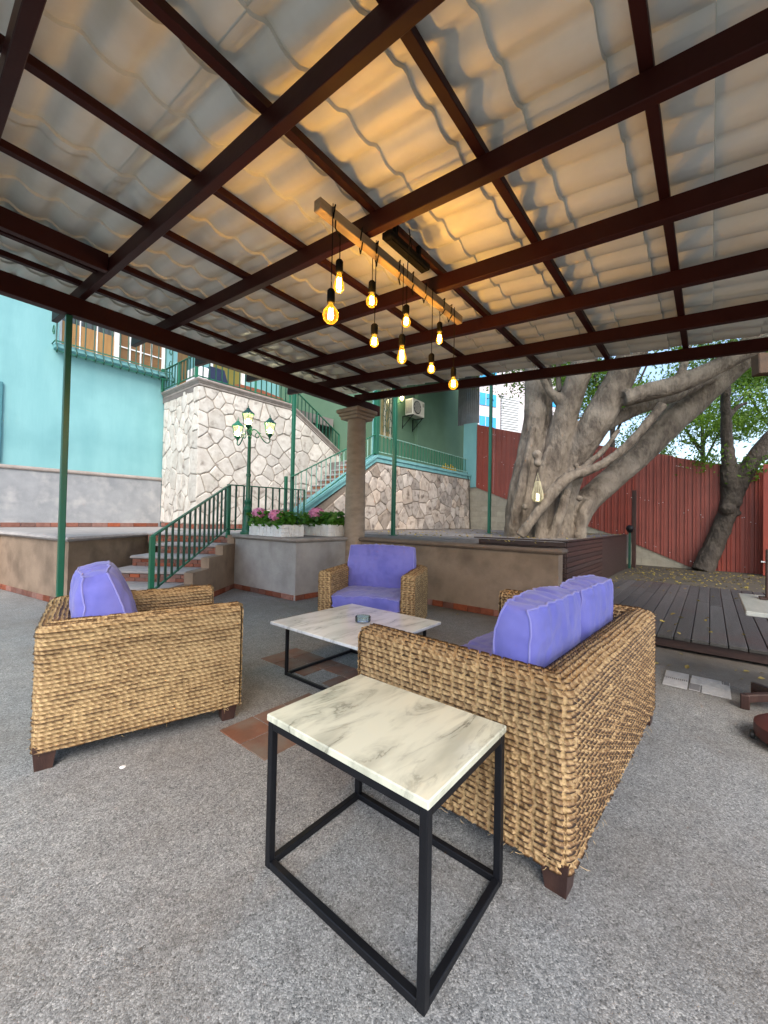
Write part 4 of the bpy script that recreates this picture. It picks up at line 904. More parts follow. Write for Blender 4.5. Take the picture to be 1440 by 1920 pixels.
def cushion(parent, c, half, tilt=0, yaw=0, bulge=.22, seed=1, name='cushion', n=42, gather=.0, pinch=.06, taper=0.0):
    """boxed cushion: half = (thickness, width, height) with thickness along local x; piping on its two big faces"""
    V = []; Q = []; off = Vector((seed * 3.1, seed * 1.7, 0)); a, b, h = half
    Rm = Matrix.Rotation(yaw, 3, 'Z') @ Matrix.Rotation(tilt, 3, 'Y'); c = Vector(c)
    def P(x, y, z):
        ed = (1 - y * y) * (1 - z * z)
        px = a * x * (1 - .16 * (y * y * z * z) - .10 * (y ** 6 + z ** 6) + bulge * ed ** .5) * (1 - taper * z)
        py = b * y * (1 - pinch * z * z * (1 if abs(y) > .5 else abs(y) * 2) * .6 + (.03 + .03 * taper / .3) * (1 - z * z) * (1 - x * x))
        pz_ = h * z * (1 - pinch * y * y * .55 + .05 * (1 - y * y) * (1 - x * x * .6))
        q = Vector((px, py, pz_))
        wr = noise.noise(q * 5 + off) * .009 + noise.noise(Vector((q.x * 9, q.y * 22, q.z * 8)) + off) * .010 + noise.noise(q * 26 + off) * .004
        cr_ = noise.noise(Vector((q.x * 3, q.y * 7, q.z * 4)) + off * 2); wr -= .007 * max(0, 1 - abs(cr_) * 7)
        if gather: wr += gather * sin(q.y * 75 + 3 * noise.noise(q * 6 + off)) * max(0, z) ** 6 * (1 - y ** 8) * .8
        d = Vector((1 if x > 0 else -1, 0, 0)) if abs(x) > .98 else Vector((0, y if abs(y) > .98 else 0, z if abs(z) > .98 else 0))
        return q + d * wr
    g = np.linspace(-1, 1, n + 1); gx = np.linspace(-1, 1, 9)
    def face(us, vs, f):
        o = len(V)
        for u in us:
            for v in vs: V.append(P(*f(u, v)))
        nv = len(vs)
        for i in range(len(us) - 1):
            for j in range(nv - 1): Q.append((o + i * nv + j, o + (i + 1) * nv + j, o + (i + 1) * nv + j + 1, o + i * nv + j + 1))
    face(g, g, lambda u, v: (1, u, v)); face(g, g, lambda u, v: (-1, -u, v))
    face(g, gx, lambda u, v: (-v, u, 1)); face(g, gx, lambda u, v: (v, u, -1)); face(gx, g, lambda u, v: (-u, 1, v)); face(gx, g, lambda u, v: (u, -1, v))
    W_ = [tuple(c + Rm @ v) for v in V]
    o = build(MB().add(W_, Q), name, M_CUSH, parent, smooth=True)
    pp = MB()
    for sx in (-1, 1):
        loop = [(sx, y, 1) for y in g] + [(sx, 1, z) for z in g[::-1][1:]] + [(sx, y, -1) for y in g[::-1][1:]] + [(sx, -1, z) for z in g[1:]]
        pts = [c + Rm @ P(*q) for q in loop]
        pp.tube(pts, .0050, 6, cap=False)
    build(pp, 'piping', M_PIPE, o, smooth=True)
    return o
DS = .004
def woven_seat(name, label, cat, W, D, t, hz, loc, rot, m, ds, dt, kw, legm=M_DARKWOOD, zb=.09, seat=.30):
    global DS
    DS = ds; R = .05
    root = thing(name, label, cat, local=True)
    Po, Pi = path_u(W, D, t, R)
    S = np.concatenate([[0], np.cumsum(np.linalg.norm(np.diff(Po, axis=0), axis=1))])
    # profile across the thickness: up the outside, over the rounded top, down the inside
    k = []; z = []; r = .045; crown = .012
    nz_ = int((hz - r - zb) / dt)
    for i in range(nz_): k.append(0); z.append(zb + (hz - r - zb) * i / nz_)
    na = max(4, int(r * pi / 2 / dt))
    for i in range(na): a = pi / 2 * i / na; k.append(r * (1 - cos(a)) / t); z.append(hz - r + r * sin(a))
    nf = max(3, int((t - 2 * r) / dt))
    for i in range(nf): u = i / nf; k.append((r + (t - 2 * r) * u) / t); z.append(hz + crown * sin(pi * u))
    for i in range(na): a = pi / 2 * i / na; k.append((t - r + r * sin(a)) / t); z.append(hz - r + r * cos(a))
    ni = int((hz - r - seat + .05) / dt)
    for i in range(ni + 1): k.append(1); z.append(hz - r - (hz - r - seat + .05) * i / ni)
    k = np.array(k); z = np.array(z)
    tl = np.concatenate([[0], np.cumsum(np.hypot(np.diff(k) * t, np.diff(z)))])
    XY = Po[:, None, :] * (1 - k)[None, :, None] + Pi[:, None, :] * k[None, :, None]
    B = np.concatenate([XY, np.broadcast_to(z[None, :, None], XY.shape[:2] + (1,))], 2)
    sag = .010 * np.sin(S * 3.1 + 1) * np.clip((z - .4) / .3, 0, 1)[None, :].T.T if False else 0
    surf('woven_shell', root, m, B, S[:, None], tl[None, :], dict(kw, flip=True))
    # arm fronts
    h = W / 2
    for sy in (1, -1):
        kk_ = np.linspace(0, 1, max(8, int(t / ds))); top = np.interp(kk_, *zip(*[(0, hz - r)] + [(r * (1 - cos(a)) / t, hz - r + r * sin(a)) for a in np.linspace(0.1, pi / 2, 6)] + [((t - r + r * sin(a)) / t, hz - r + r * cos(a)) for a in np.linspace(0, pi / 2 - .1, 6)] + [(1, hz - r)]))
        nv = int((hz - zb) / dt); v = np.linspace(0, 1, nv)
        Y = sy * (h - t * kk_); Bf = np.stack([np.broadcast_to(D / 2 + .006 * np.sin(pi * kk_)[:, None] + .0 * v[None], (len(kk_), nv)), np.broadcast_to(Y[:, None], (len(kk_), nv)), zb + (top[:, None] - zb) * v[None, :]], 2)
        surf('woven_front', root, m, Bf, (kk_ * t)[:, None] + .02, (Bf[..., 2]), dict(kw, flip=sy > 0))
    # front rail between the arms and the seat deck
    ys = np.linspace(-h + t, h - t, int((W - 2 * t) / ds)); zs = np.linspace(zb, seat, int((seat - zb) / dt))
    Bf = np.stack([np.full((len(ys), len(zs)), D / 2 - .02), np.broadcast_to(ys[:, None], (len(ys), len(zs))), np.broadcast_to(zs[None], (len(ys), len(zs)))], 2)
    surf('woven_rail', root, m, Bf, ys[:, None], zs[None, :], dict(kw))
    build(MB().box(-D / 2 + .02, D / 2 - .03, -h + .02, h - .02, zb + .01, seat - .01), 'seat_deck', M_STRAW_IN, root)
    build(MB().box(-D / 2 + .03, D / 2 - .012, h - t + .03, h - .03, zb + .012, hz - .05).box(-D / 2 + .03, D / 2 - .012, -h + .03, -h + t - .03, zb + .012, hz - .05).box(-D / 2 + .03, -D / 2 + t - .03, -h + t, h - t, zb + .012, hz - .05), 'frame', M_STRAW_IN, root)
    for sx in (-1, 1):
        for sy in (-1, 1):
            x, y = sx * (D / 2 - .06), sy * (h - .06)
            V = [(x - .04, y - .04, 0), (x + .032, y - .04, 0), (x + .032, y + .035, 0), (x - .04, y + .035, 0), (x - .05, y - .05, zb + .03), (x + .05, y - .05, zb + .03), (x + .05, y + .05, zb + .03), (x - .05, y + .05, zb + .03)]
            build(MB().add(V, [(3, 2, 1, 0), (4, 5, 6, 7), (0, 1, 5, 4), (1, 2, 6, 5), (2, 3, 7, 6), (3, 0, 4, 7)]), 'leg', legm, root)
    # loose fibres at the lower edge
    fb = MB(); rg = random.Random(hash(name) % 99 + 3)
    for _ in range(45):
        i = rg.randrange(len(Po)); p = Po[i]; zz_ = zb + rg.choice([0, 0, .01, rg.uniform(0, .6)])
        d = Vector((rg.uniform(-1, 1), rg.uniform(-1, 1), rg.uniform(-1.2, .4))).normalized() * rg.uniform(.012, .035); n_ = Vector((p[0], p[1], 0)).normalized() * .012
        q = Vector((p[0], p[1], zz_)) + n_; fb.tube([q, q + d * .5 + n_ * .3, q + d], [.0011, .0009, .0004], 3, cap=False)
    f_o = build(fb, 'loose_fibres', M_FIBRE, root); f_o['kind'] = 'stuff'
    root.location = (*loc, 0); root.rotation_euler = (0, 0, rot)
    return root
KW_S = dict(p=.0232, stake=.056, L=.019, over=.0036, wob=.0035, seed=1.0, fill=.79)
KW_A = dict(p=.0215, stake=.075, L=.0165, over=.0014, wob=.0035, seed=2.0, slant=1.15, cords=False, fill=.88, rid=.62, tw=.22)
KW_B = dict(p=.0240, stake=.050, L=.022, over=.0042, wob=.004, seed=3.0)
# cushions are loose: each is a thing of its own resting on its seat
def loose_cushion(label, seat_root, c, half, **k):
    flat = k.pop('seat_', False)
    if flat: half = (half[2], half[1], half[0]); k['tilt'] = -pi / 2; k['bulge'] = k.get('bulge', .03) + .10; k['pinch'] = .03
    t = thing('seat_cushion' if flat else 'back_cushion', label, 'cushion', local=True, group='periwinkle cushions on the woven seats')
    cushion(t, (0, 0, 0), half, name='cover', **k)
    rz = seat_root.rotation_euler.z; p = Matrix.Rotation(rz, 3, 'Z') @ Vector(c)
    t.location = (seat_root.location.x + p.x, seat_root.location.y + p.y, c[2]); t.rotation_euler = (0, 0, rz)
    return t
sofa = woven_seat('woven_sofa', 'large woven seagrass sofa seen from behind on the right', 'sofa', 1.74, 1.03, .165, .735, (2.370, .830), radians(87), M_STRAW, .0038, .0031, KW_S)
loose_cushion('periwinkle back cushion nearest the camera on the sofa', sofa, (-.205, .345, .70), (.09, .345, .245), tilt=-.10, seed=1, gather=.006, bulge=.30, taper=.08)
loose_cushion('periwinkle back cushion at the far end of the sofa', sofa, (-.205, -.345, .70), (.09, .345, .245), tilt=-.12, seed=2, gather=.006, bulge=.32, taper=.10)
loose_cushion('periwinkle seat cushion at the near end of the sofa', sofa, (.14, .355, .375), (.36, .345, .075), seed=3, seat_=True, bulge=.03)
loose_cushion('periwinkle seat cushion at the far end of the sofa', sofa, (.14, -.355, .375), (.36, .345, .075), seed=4, seat_=True, bulge=.03)
ch1 = woven_seat('woven_armchair', 'woven seagrass armchair on the left, side panel towards the camera', 'armchair', .92, 1.02, .15, .725, (1.066, 2.915), radians(-14.6), M_STRAW2, .0040, .0033, KW_A)
ch1['group'] = 'woven seagrass armchairs'
loose_cushion('plump periwinkle back cushion on the left armchair, seen end-on', ch1, (-.215, -.01, .70), (.108, .305, .272), tilt=-.20, seed=5, bulge=.55, taper=.20, pinch=.12)
loose_cushion('periwinkle seat cushion hidden low in the left armchair', ch1, (.13, 0, .385), (.35, .305, .075), seed=6, seat_=True, bulge=.03)
ch2 = woven_seat('woven_armchair', 'woven seagrass armchair facing the camera beside the stone column', 'armchair', 1.09, .95, .155, .715, (3.68, 3.08), radians(204.5), M_STRAW2, .0055, .0040, KW_B)
ch2['group'] = 'woven seagrass armchairs'
loose_cushion('wide periwinkle back cushion of the armchair facing the camera', ch2, (-.19, 0, .70), (.085, .415, .265), tilt=-.13, seed=7, gather=.010, bulge=.34, taper=.12)
loose_cushion('thick periwinkle seat cushion of the armchair facing the camera', ch2, (.13, 0, .385), (.38, .385, .085), seed=8, seat_=True, bulge=.05)

# ------------------------------------------------------------ tables
def frame_table(name, label, x0, x1, y0, y1, h, th, tm, s, over, inset=0, loc=None, rot=0, splay=0):
    t = thing(name, label, 'table', local=True)
    hx, hy = (x1 - x0) / 2, (y1 - y0) / 2
    build(MB().box(-hx, hx, -hy, hy, h - th, h, .004), 'table_top', tm, t)
    ax, ay = hx - over, hy - over
    zt_ = h - th - .001
    for sx in (-1, 1):
        for sy in (-1, 1):
            build(MB().box(sx * ax - s / 2, sx * ax + s / 2, sy * ay - s / 2, sy * ay + s / 2, 0, zt_, .0025), 'leg', M_BLACK, t)
    for sx in (-1, 1):
        for z in (s / 2 + .001, zt_ - s / 2): build(MB().box(sx * ax - s / 2 + .001, sx * ax + s / 2 - .001, -ay + s / 2, ay - s / 2, z - s / 2, z + s / 2 - .001, .002), 'rail', M_BLACK, t)
    for sy in (-1, 1):
        for z in (s / 2 + .001, zt_ - s / 2): build(MB().box(-ax + s / 2, ax - s / 2, sy * ay - s / 2 + .001, sy * ay + s / 2 - .001, z - s / 2, z + s / 2 - .001, .002), 'rail', M_BLACK, t)
    t.location = ((x0 + x1) / 2, (y0 + y1) / 2, 0) if loc is None else loc; t.rotation_euler = (0, 0, rot)
    return t
frame_table('side_table', 'small cream marble top side table on a black cube frame in the foreground', .905, 1.425, .568, 1.285, .562, .026, M_MARBLE_W, .027, .018)
frame_table('coffee_table', 'low square white marble coffee table on a black frame between the seats', 1.985, 2.955, 1.76, 2.80, .44, .024, M_MARBLE_G, .024, .10)
tag(build(MB().lathe((2.50, 2.24, .441), [(.058, 0), (.064, .006), (.066, .042), (.062, .046), (.053, .042), (.050, .014), (.001, .012)], 28), 'ashtray', M_GLASS, smooth='auto'), 'clear glass ashtray on the white marble coffee table', 'ashtray')
ct = thing('pedestal_table', 'marble topped bistro table on a dark wooden pedestal at the right edge', 'table', (4.05, -.6, 0))
build(MB().box(3.62, 4.55, -1.1, -.185, .70, .732, .005), 'table_top', mat('grey_marble', (.42, .45, .43), (.34, .37, .35), 5, .25, stretch=(1, 4, 1)), ct)
build(MB().lathe((4.0, -.40, 0), [(.05, .10), (.05, .55), (.07, .60), (.11, .699)], 8, sq=6, rot=0), 'pedestal', M_DARKWOOD, ct)
for dx, dy in ((-1, 0), (1, 0), (0, 1), (0, -1)):
    d = Vector((dx * .8 - dy * .5, dy * .8 + dx * .5, 0)).normalized(); o = Vector((4.0, -.40, 0))
    build(MB().bar(o + d * .03 + Vector((0, 0, .10)), o + d * .24 + Vector((0, 0, .075)), .05, .055, ch=.006).box(o.x + d.x * .24 - .026, o.x + d.x * .24 + .026, o.y + d.y * .24 - .026, o.y + d.y * .24 + .026, 0, .10, .006), 'foot', M_DARKWOOD, ct)
mn = thing('wooden_stand', 'dark wooden stand upright on the marble bistro table', 'stand', (4.4, -.42, .733))
build(MB().box(4.30, 4.34, -.40, -.335, .733, 1.12, .006), 'upright', M_DARKWOOD, mn); build(MB().box(4.26, 4.38, -.46, -.30, .733, .748, .004), 'base', M_DARKWOOD, mn)
rb = thing('maroon_drum_base', 'maroon painted base on a small castor at the lower right edge', 'base', (3.5, -.5, 0))
build(MB().lathe((3.38, -.44, .02), [(.20, 0), (.23, .02), (.23, .09), (.17, .13), (.08, .15)], 24), 'shell', M_RED, rb, smooth='auto')
build(MB().lathe((0, 0, 0), [(.022, -.012), (.026, -.006), (.026, .006), (.022, .012)], 12).xf(Matrix.Translation((3.37, -.205, .027)) @ Matrix.Rotation(radians(90), 4, 'X')), 'castor', M_GRILLE, rb)

# tile panel lying on the floor
tp = thing('floor_tile_panel', 'pale marble tile panel with grey hatched strips lying on the floor near the deck', 'tile panel', (4.19, .09, 0))
M_PT = mat('pale_vein_tile', (.52, .53, .54), (.36, .37, .39), 6, .3, rand=.06, stretch=(1, 3, 1))
M_HT = mat('hatched_strip', (.20, .20, .21), None, 6, .4)
X0, X1, Y0, Y1 = 3.99, 4.385, -.13, .30
for (a, b, c, d) in ((X0, 4.17, .135, Y1), (4.215, X1, .135, Y1), (X0, 4.16, Y0, .05), (4.165, 4.30, Y0, .125), (4.305, X1, Y0 + .05, .12)):
    build(MB().box(a + .002, b - .002, c + .002, d - .002, .001, .009, .002), 'tile', M_PT, tp)
for (a, b, c, d) in ((4.17, 4.215, .14, Y1), (X0 + .02, 4.16, .055, .128), (4.31, X1, Y0, Y0 + .045)):
    n_ = 12; build(MB().box(a, b, c, d, .001, .006), 'strip', M_PT, tp)
    for k in range(n_):
        if (d - c) > (b - a): y_ = c + (k + .3) * (d - c) / n_; build(MB().box(a + .004, b - .004, y_, y_ + (d - c) / n_ * .5, .006, .009), 'hatch_bar', M_HT, tp)
        else: x_ = a + (k + .3) * (b - a) / n_; build(MB().box(x_, x_ + (b - a) / n_ * .5, c + .004, d - .004, .006, .009), 'hatch_bar', M_HT, tp)
tag(build(MB().lathe((.78, 2.33, 0), [(.013, 0), (.015, .003), (.008, .006)], 9), 'white_chip', M_WHITE), 'small white chip on the floor in front of the left armchair', 'litter')

# ------------------------------------------------------------ lamp post
lp = thing('lamp_post', 'green cast iron lamp post with three lit lanterns on the grey block', 'lamp post', (4.1, 6.55, T))
LX, LY = 4.1, 6.55
build(MB().lathe((LX, LY, T), [(.125, 0), (.125, .04), (.10, .06), (.095, .10), (.085, .12), (.07, .30), (.062, .42), (.072, .44), (.075, .47), (.055, .50), (.05, .54), (.062, .57), (.066, .60), (.045, .63), (.042, .66), (.036, 1.05), (.046, 1.06), (.046, 1.10), (.034, 1.11), (.027, 1.75), (.038, 1.76), (.038, 1.79), (.03, 1.80), (.045, 1.84), (.045, 1.92), (.035, 1.95), (.05, 1.96), (.02, 1.99), (.01, 2.03)], 16), 'post', M_GREEN, lp, smooth='auto')
def lantern(cx, cy, cz, s, par):
    f = MB()
    f.lathe((cx, cy, cz), [(.012 * s, -.36 * s), (.02 * s, -.33 * s), (.055 * s, -.28 * s), (.085 * s, -.255 * s), (.08 * s, -.235 * s)], 6)
    f.lathe((cx, cy, cz), [(.15 * s, 0), (.155 * s, .012 * s), (.10 * s, .06 * s), (.05 * s, .11 * s), (.03 * s, .145 * s), (.012 * s, .15 * s), (.016 * s, .18 * s), (.006 * s, .20 * s), (.004 * s, .235 * s)], 6)
    for k in range(6):
        a = 2 * pi * k / 6; f.bar((cx + .083 * s * cos(a), cy + .083 * s * sin(a), cz - .25 * s), (cx + .135 * s * cos(a), cy + .135 * s * sin(a), cz + .002), .010 * s, .010 * s)
    L = build(f, 'lantern', M_GREEN, par)
    build(MB().lathe((cx, cy, cz), [(.078 * s, -.238 * s), (.125 * s, -.002)], 6), 'glass', M_LANTGLASS, L)
    build(MB().lathe((cx, cy, cz - .20 * s), [(.012 * s, -.03 * s), (.022 * s, 0), (.034 * s, .05 * s), (.030 * s, .085 * s), (.01 * s, .11 * s)], 10), 'bulb', M_LAMPBULB, L, smooth=True)
    ld = bpy.data.lights.new('lantern_light', 'POINT'); ld.energy = 2.5; ld.color = (1, .86, .55); ld.shadow_soft_size = .03
    lo = bpy.data.objects.new('lantern_light', ld); COL.objects.link(lo); lo.parent = L; lo.location = Vector((cx, cy, cz - .1 * s)) - ORG[par.name]
vr = Vector((.848, -.53, 0)); vf = Vector((-.53, -.848, 0))           # roughly across / towards the patio
for lat, dep, dz in ((.33, .10, .02), (-.20, -.26, .0), (-.03, .36, .09)):   # across, towards the patio, raised
    d = vr * lat + vf * dep; rr = d.length; d = d.normalized(); o = Vector((LX, LY, 0))
    aP = [o + d * (rr * u) + Vector((0, 0, T + 1.83 + dz * u + .09 * sin(u * 2 * pi * .8 + .3) - .10 * u * u)) for u in np.linspace(.05, 1, 14)]
    e = aP[-1]
    ar = MB().tube(aP + [e + d * .03 + Vector((0, 0, .03)), e + d * .02 + Vector((0, 0, .07))], .011, 7)
    sp = [o + d * (.15 + .075 * (1 - t_ / 8) * cos(t_)) + Vector((0, 0, T + 1.80 + .075 * (1 - t_ / 8) * sin(t_))) for t_ in np.linspace(.6, 6.6, 24)]
    ar.tube(sp, .008, 6); ap = build(ar, 'arm', M_GREEN, lp, smooth=True)
    lantern(e.x + d.x * .02, e.y + d.y * .02, e.z + .07 + .36 * .78, .78, lp)

# ------------------------------------------------------------ flower boxes
def leafquad(c, n, up, l, wd):
    s = n.cross(up).normalized(); u = s.cross(n).normalized()
    return [c - u * l * .5, c + s * wd * .5 + n * l * .06, c + u * l * .5 - n * l * .05, c - s * wd * .5 + n * l * .06]
def flower_box(x0, x1, y0, y1, z0, h, label, seed, heads, plabel):
    rg = random.Random(seed)
    t = thing('flower_box', label, 'flower box', (x0, y0, z0), 'white relief flower boxes on the grey block')
    b = MB().box(x0, x0 + .02, y0, y1, z0, z0 + h).box(x1 - .02, x1, y0, y1, z0, z0 + h).box(x0 + .021, x1 - .021, y0, y0 + .02, z0, z0 + h).box(x0 + .021, x1 - .021, y1 - .02, y1, z0, z0 + h)
    build(b, 'trough', M_WHITE, t); build(MB().box(x0 + .02, x1 - .02, y0 + .02, y1 - .02, z0, z0 + h - .03), 'soil', M_YARD, t)
    # raised basket-weave blocks on the front and the near end
    def blocks(fn, L):
        u = .0; k = 0
        while u < L - .04:
            c = min(.105, L - u)
            if k % 2 == 0:
                for r in range(3): 
                    q = (u + .008, u + c - .008, z0 + h * r / 3 + .008, z0 + h * (r + 1) / 3 - .008); fn(*q)
            else:
                for r in range(2): fn(u + c * r / 2 + .003, u + c * (r + 1) / 2 - .003, z0 + .004, z0 + h - .004 - .06 * rg.random())
            u += c; k += 1
    blocks(lambda a, b_, c, d: build(MB().box(x0 - .018 - rg.uniform(0, .006), x0 - .001, y0 + a, y0 + b_, c, d, .003), 'block', M_WHITE, t), y1 - y0)
    blocks(lambda a, b_, c, d: build(MB().box(x0 + a, x0 + b_, y0 - .018 - rg.uniform(0, .006), y0 - .001, c, d, .003), 'block', M_WHITE, t), x1 - x0)
    p = thing('hydrangea', plabel, 'plant', (x0, y0, z0 + h), 'pink hydrangeas in the white boxes')
    lv = MB(); cx = (x0 + x1) / 2
    for _ in range(int(620 * (y1 - y0))):
        c = Vector((rg.uniform(x0 - .05, x1 + .02), rg.uniform(y0 - .03, y1 + .03), z0 + h + rg.uniform(-.03, .20)))
        n = Vector((rg.uniform(-1, .6), rg.uniform(-.8, .8), rg.uniform(.2, 1.2))).normalized(); up = Vector((rg.uniform(-1, 1), rg.uniform(-1, 1), rg.uniform(-.3, .5)))
        l = rg.uniform(.09, .16); lv.add(leafquad(c, n, up, l, l * .7), [(0, 1, 2, 3)])
    lo = build(lv, 'leaves', M_LEAF_FLOWER, p, smooth=False); lo['kind'] = 'stuff'
    for (hx, hy, hz, r) in heads:
        fl = MB(); c0 = Vector((hx, hy, hz))
        for _ in range(260):
            d = Vector((rg.gauss(0, 1), rg.gauss(0, 1), rg.gauss(.25, 1))).normalized(); c = c0 + Vector((d.x * r, d.y * r, d.z * r * .8)) * rg.uniform(.85, 1.08)
            n = (d + Vector((rg.uniform(-.5, .5), rg.uniform(-.5, .5), rg.uniform(-.5, .5)))).normalized(); l = .034
            fl.add(leafquad(c, n, d.orthogonal(), l, l), [(0, 1, 2, 3)])
        fl.lathe((hx, hy, hz), [(.01, -r * .7), (r * .8, -r * .3), (r * .85, .1 * r), (r * .5, r * .6), (.01, r * .75)], 10)
        build(fl, 'flower_head', M_PINK, p)
flower_box(4.0, 4.42, 5.36, 6.32, .967, .205, 'white basket-relief flower box next to the lamp post foot', 4, [(4.05, 6.10, 1.345, .125), (4.16, 5.86, 1.31, .10), (4.02, 5.58, 1.315, .12)], 'pink hydrangea plant in the white box beside the lamp post')
flower_box(4.86, 5.22, 5.18, 5.92, .967, .215, 'white basket-relief flower box next to the stone column', 6, [(4.92, 5.60, 1.37, .14)], 'pink hydrangea plant in the white box beside the column')

# balcony table seen in glimpses
bt = thing('draped_table', 'table draped in white and navy cloth behind the balcony railing', 'table', (5.4, 11.0, 4.58))
build(MB().box(5.05, 5.85, 10.6, 11.3, 4.58, 5.30, .03), 'white_cloth', M_CLOTH_W, bt)
build(MB().prism([(5.30, 4.62), (6.0, 4.60), (5.75, 5.345), (5.35, 5.345)], lambda u, v, h: (u, h, v), 10.52, 11.2), 'navy_cloth', M_CLOTH_N, bt, fix=True)
rs_ = thing('terracotta_bench', 'rounded terracotta upholstered bench behind the balcony railing', 'bench', (7.0, 11.0, 4.58))
build(MB().prism([(6.0, 4.6), (8.1, 4.6), (8.15, 4.95), (7.9, 5.15), (7.2, 5.22), (6.4, 5.2), (6.02, 5.05)], lambda u, v, h: (u, h, v), 10.8, 11.1), 'backrest', M_TERRAC, rs_, fix=True)
build(MB().box(6.1, 8.0, 10.3, 10.799, 4.6, 4.85, .03), 'seat', M_TERRAC, rs_)

# ------------------------------------------------------------ far building
fb_ = thing('office_tower', 'pale far-off office building with blue glass windows and white louvres', 'building', (57, 27, 0))
fo = at(905, 760, 62); fx = (at(990, 760, 66) - fo); fx.z = 0; fx.normalize(); fn_ = Vector((-fx.y, fx.x, 0))
if fn_.dot(-fo) < 0: fn_ = -fn_
def fpt(u, v, h): return tuple(fo + fx * u + fn_ * h + Vector((0, 0, v - fo.z)))
build(MB().prism([(-14, -1), (17, -1), (17, 32), (-14, 32)], fpt, 0, -12), 'wall', M_FARWALL, fb_, fix=True)
for z in (16.6, 20.2, 23.8, 27.4):
    for u0 in (-6.5, -.6):
        wv_ = build(MB().prism([(u0, z - 1.0), (u0 + (3.2 if u0 > -1 else 4), z - 1.0), (u0 + (3.2 if u0 > -1 else 4), z + .9), (u0, z + .9)], fpt, .02, .10), 'window', M_FARGLASS, fb_, fix=True)
        for k in range(1, 3): build(MB().prism([(u0 + k * 1.1 - .04, z - 1.0), (u0 + k * 1.1 + .04, z - 1.0), (u0 + k * 1.1 + .04, z + .9), (u0 + k * 1.1 - .04, z + .9)], fpt, .101, .16), 'mullion', M_FARWALL, wv_, fix=True)
lv_ = build(MB().prism([(3.5, 14), (7.2, 14), (7.2, 21.2), (3.5, 21.2)], fpt, .02, .08), 'louvre_panel', M_GREYSTEEL, fb_, fix=True)
for k in range(18): build(MB().prism([(3.55, 14.1 + k * .39), (7.15, 14.1 + k * .39), (7.15, 14.36 + k * .39), (3.55, 14.36 + k * .39)], fpt, .081, .35), 'louvre', M_LOUVRE, lv_, fix=True)
for u0 in (9.5, 13):
    for z in (14.8, 18.4, 22): build(MB().prism([(u0, z - 1), (u0 + 2.6, z - 1), (u0 + 2.6, z + 1), (u0, z + 1)], fpt, .02, .1), 'window', M_FARGLASS, fb_, fix=True)

# ------------------------------------------------------------ trees
def leaves(name, blobs, n, size, m, parent, seed, droop=.3):
    """leaf quads clustered on twig points inside ellipsoids: blobs (centre, radii, weight)"""
    rg = np.random.default_rng(seed); W = np.array([b[2] for b in blobs]); W = W / W.sum(); P = []
    for (c, r, _), k in zip(blobs, rg.multinomial(n, W)):
        nt_ = max(1, k // 26); d = rg.normal(size=(nt_, 3)); d /= np.linalg.norm(d, axis=1, keepdims=True)
        tw = np.array(c) + d * np.array(r) * (rg.uniform(.15, 1, (nt_, 1)) ** .6)
        idx = rg.integers(0, nt_, k); P.append(tw[idx] + rg.normal(size=(k, 3)) * np.array([.24, .24, .16]))
    P = np.concatenate(P); k = len(P)
    a = rg.normal(size=(k, 3)); a[:, 2] -= droop; a /= np.linalg.norm(a, axis=1, keepdims=True)
    b = rg.normal(size=(k, 3)); b -= a * (a * b).sum(1, keepdims=True); b /= np.linalg.norm(b, axis=1, keepdims=True)
    L = (size * rg.uniform(.6, 1.3, (k, 1))); V = np.stack([P - a * L * .5, P + b * L * .22, P + a * L * .5, P - b * L * .22], 1).reshape(-1, 3)
    o = mesh_np(name, V, np.arange(4 * k).reshape(-1, 4), m, parent, smooth=False); o['kind'] = 'stuff'
    return o
def limb(mb, pix, n=12):
    """pix: (px, py, depth, radius in px)"""
    P = [at(x, y, d) for x, y, d, r in pix]; R = [r * d / FPX for x, y, d, r in pix]
    # smooth the path
    Q = []; S = []
    for i in range(len(P) - 1):
        p0, p1, p2, p3 = P[max(i - 1, 0)], P[i], P[i + 1], P[min(i + 2, len(P) - 1)]
        for k in range(5):
            t = k / 5; Q.append(.5 * ((2 * p1) + (p2 - p0) * t + (2 * p0 - 5 * p1 + 4 * p2 - p3) * t * t + (3 * p1 - p0 - 3 * p2 + p3) * t ** 3)); S.append(R[i] + (R[i + 1] - R[i]) * t)
    Q.append(P[-1]); S.append(R[-1]); mb.tube(Q, S, n)
ft = thing('big_fig_tree', 'huge grey multi-stemmed fig tree leaning over the raised terrace', 'tree', (9.0, 3.0, T))
tk = MB(); D0 = 8.7
limb(tk, [(975, 1012, D0, 30), (978, 940, D0, 27), (992, 860, D0 + .1, 24), (1003, 780, D0 + .1, 20), (1003, 700, D0 + .2, 19), (1000, 560, D0 + .3, 17)])
limb(tk, [(1000, 1012, D0 - .1, 28), (1008, 930, D0, 26), (1018, 850, D0 + .15, 22), (1022, 780, D0 + .3, 14), (1022, 700, D0 + .5, 12), (1024, 560, D0 + .6, 11)])
limb(tk, [(1015, 1015, D0 - .1, 30), (1025, 930, D0 - .05, 30), (1043, 850, D0 - .1, 26), (1060, 780, D0 - .2, 22), (1083, 710, D0 - .3, 21), (1115, 620, D0 - .5, 23), (1140, 540, D0 - .6, 21)])
limb(tk, [(1058, 755, D0 - .2, 15), (1040, 742, D0 - .25, 9), (1025, 725, D0 - .3, 7), (1012, 690, D0 - .4, 6)])
limb(tk, [(1049, 735, D0 + .2, 6), (1047, 700, D0 + .2, 5), (1046, 600, D0 + .1, 4)])
limb(tk, [(1040, 1015, D0 - .15, 28), (1055, 940, D0 - .05, 24), (1078, 865, D0 - .2, 23), (1118, 790, D0 - .4, 28), (1160, 715, D0 - .5, 26), (1195, 640, D0 - .6, 24), (1225, 550, D0 - .6, 20)])
